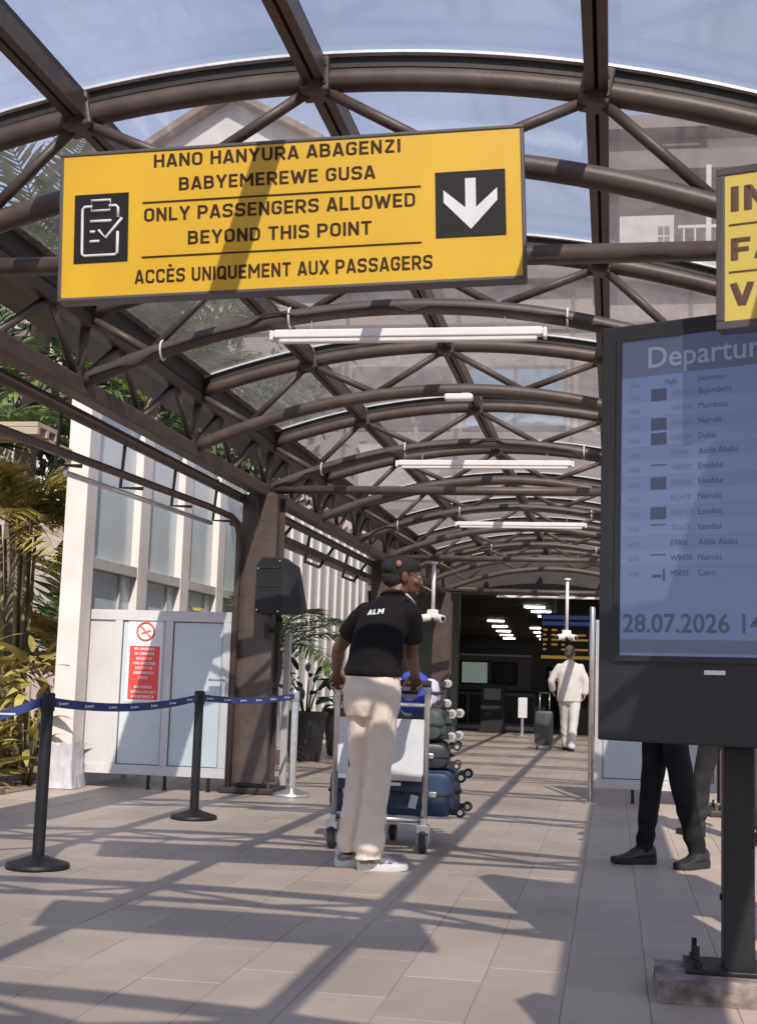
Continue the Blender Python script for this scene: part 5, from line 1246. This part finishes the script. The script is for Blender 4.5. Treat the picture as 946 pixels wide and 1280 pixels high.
def generic(label, base, fwd_yaw, hgt, mats, legs, arms, headyaw, width=1.0, vox=.010, long=True, loose=1.0, hairlen=0, bald=False, seed=1):
    """standing or walking figure; fwd_yaw is the direction faced; legs = two (hip side, fwd offset of the foot, yaw, lift) ; arms = two (fwd swing, out)"""
    sk, shirt, trous, mshoe, msole, mhair = mats
    t = thing('person', label, 'person', (base[0], base[1], 0)); k = hgt / 1.75
    F = Vector((math.cos(fwd_yaw), math.sin(fwd_yaw), 0)); S = Vector((math.sin(fwd_yaw), -math.cos(fwd_yaw), 0)); B = Vector((base[0], base[1], 0)); U = Vector((0, 0, 1)); wyaw = math.atan2(S.y, S.x)
    P = lambda s, f, z: B + (S * s + F * f + U * z) * k
    hf = Vector((math.cos(headyaw), math.sin(headyaw), -.02)); mb = MB(); hc = P(0, .03, 1.615); rot = head(mb, hc, hf, (0, 0, 1), k)
    capsule(mb, P(0, 0, 1.42), P(0, .02, 1.55), .060 * k, .054 * k)
    R5 = lambda sp: [(tuple(P(s, f, z)), S * w * k, F * d * k) for s, f, z, w, d in sp]
    mb.rings(R5([(0, 0, .92, .15, .11), (0, 0, 1.1, .14, .10), (0, 0, 1.3, .17, .11), (0, 0, 1.42, .14, .08), (0, 0, 1.47, .06, .05)]))
    sm = MB(); sm.rings(R5([(0, 0, .80 if long == 'tunic' else .88, .185 * loose, .135 * loose), (0, 0, .98, .180 * loose, .135 * loose), (0, 0, 1.15, .175 * loose, .13 * loose), (0, 0, 1.30, .20 * width, .13), (0, 0, 1.40, .185 * width, .105), (0, 0, 1.455, .09, .075), (0, .005, 1.48, .066, .062)]), 26)
    for s, (fs_, out, el) in zip((-1, 1), arms):
        sh = P(s * .185 * width, 0, 1.385); e = P(s * (.22 * width + out), fs_ * .55, 1.10 + el * .3); w = P(s * (.21 * width + out * .8), fs_ * 1.4 + .04, .87 + el)
        capsule(mb, P(s * .160 * width, 0, 1.345), e, .042 * k, .038 * k); capsule(mb, e, w, .04 * k, .028 * k); d = (w - e).normalized(); hand(mb, w, d, -S * s, F, .18 * k, (22, 30, 20))
        capsule(sm, sh + S * (-s) * .018 * k - U * .012 * k, e, .062 * k, .058 * k * loose, 16); capsule(sm, e, e.lerp(w, .92), .058 * k * loose, .048 * k * loose, 16)
    tm_ = MB(); tm_.rings(R5([(0, 0, 1.0, .155, .115), (0, 0, .92, .165, .125), (0, 0, .82, .165, .13), (0, 0, .76, .14, .11)]), 26)
    feet = []
    for s, (fo, so, yw, lift, knee) in zip((-1, 1), legs):
        an = P(s * .09 + so, fo, .09 + lift); hp = P(s * .088, 0, .90); kn = hp.lerp(an, .5) + F * knee * k
        capsule(mb, hp, kn, .075 * k, .05 * k); capsule(mb, kn, an, .05 * k, .035 * k); lg = []
        for q in range(9):
            q /= 8; an2 = an - U * .03 * k; p = hp.lerp(kn, q * 2) if q < .5 else kn.lerp(an2, q * 2 - 1); wd = (.095 - .036 * min(1, q * 1.15)) * loose
            lg.append((tuple(p if q < 1 else p + U * (.0)), S * wd * k, F * wd * 1.08 * k))
        tm_.rings(lg, 20); feet.append((an, yw, lift))
    obj('body', remeshed(mb, vox * .75, 3), sk, t, True)
    f2 = foldfn(.012, 7, 3.2, seed, .4)
    obj('trousers', remeshed(tm_, vox, 4, .5, 'trousers', lambda p, n: f2(p, n) + .006 * math.sin(p.z * 48 + noise.noise(p * 6) * 4) * max(0, min(1, (.45 - p.z) / .3))), trous, t, True)
    f1 = foldfn(.012, 8, 5, seed + 2, .4)
    obj('shirt', remeshed(sm, vox, 4, .5, 'shirt', f1), shirt, t, True)
    for s in (-1, 1): obj('eye', MB().ell(hc + rot @ Vector((s * .033, .086, -.005)) * k, (.011, .011, .011), n=8, m=6), 'print', t, True)
    if not bald:
        hm = MB(); hm.ell(hc + rot @ Vector((0, -.022, .036)) * k, (.084 * k, .102 * k, .088 * k), rot, 20, 12); hm.ell(hc + rot @ Vector((0, -.055, -.02)) * k, (.072 * k, .064 * k, .07 * k), rot, 16, 10)
        obj('hair', remeshed(hm, .008, 3), mhair, t, True)
    for an, yw, lift in feet:
        d = Vector((math.cos(yw), math.sin(yw), 0)); hl = an - d * .075 * k
        shoe(t, (hl.x, hl.y), yw, .285 * k, mshoe, msole, lace=mshoe, lift=lift)
    return t
# man in white walking away into the hall
generic('man in white shirt and white trousers walking away into the dark hall', (-.70, 22.6), R(94), 1.76, ('skin2', 'suit', 'suit', 'suit', 'greycloth', 'greyhair'),
        ((.16, .05, R(95), 0, .02), (-.14, -.05, R(95), .0, .03)), ((.05, .06, .12), (-.06, .03, .08)), R(80), 1.08, .012, 'tunic', 1.12, seed=4)
sc_ = thing('suitcase', 'graphite upright wheeled suitcase rolling left of the man in white', 'suitcase', (-1.11, 22.55, 0))
obj('shell', MB().rbox((-1.11, 22.55, .36), (.30, .24, .56), .05, 4), 'greycase', sc_, 'auto')
for k in (-1, 0, 1): obj('rib', MB().box((-1.11 + k * .08, 22.428, .36), (.018, .012, .46)), 'greycase', sc_)
for a in (-1, 1):
    obj('handle_tube', MB().tube([(-1.11 + a * .08, 22.6, .63), (-1.11 + a * .08, 22.62, .93)], .008, 8), 'chrome', sc_, True)
    for b in (-1, 1): obj('wheel', MB().lathe((-1.11 + a * .11 - .012, 22.55 + b * .08, .035), [(.020, 0), (.034, .004), (.034, .02), (.020, .024)], 14, 'x'), 'rubber', sc_, 'auto')
obj('handle_grip', MB().tube([(-1.21, 22.62, .935), (-1.01, 22.62, .935)], .014, 8), 'rubber', sc_, True)
# person behind the display, only the legs show
generic('person in black trousers and black sneakers standing behind the departures display', (.33, 8.60), R(205), 1.76, ('skin', 'darkcloth', 'darkcloth', 'blackshoe', 'darksole', 'hair'),
        ((-.19, .015, R(226), 0, .02), (.08, .03, R(198), 0, .0)), ((.05, .02, .28), (.02, .02, .28)), R(200), 1.0, .010, True, .92, seed=9)
generic('person in dark grey trousers walking behind the display post', (.84, 10.2), R(120), 1.74, ('skin', 'greycloth', 'greycloth', 'blackshoe', 'darksole', 'hair'),
        ((.30, .02, R(125), 0, .04), (-.36, -.02, R(118), .02, .02)), ((.1, .02, .28), (-.1, .02, .28)), R(120), 1.0, .012, True, 1.0, seed=12)
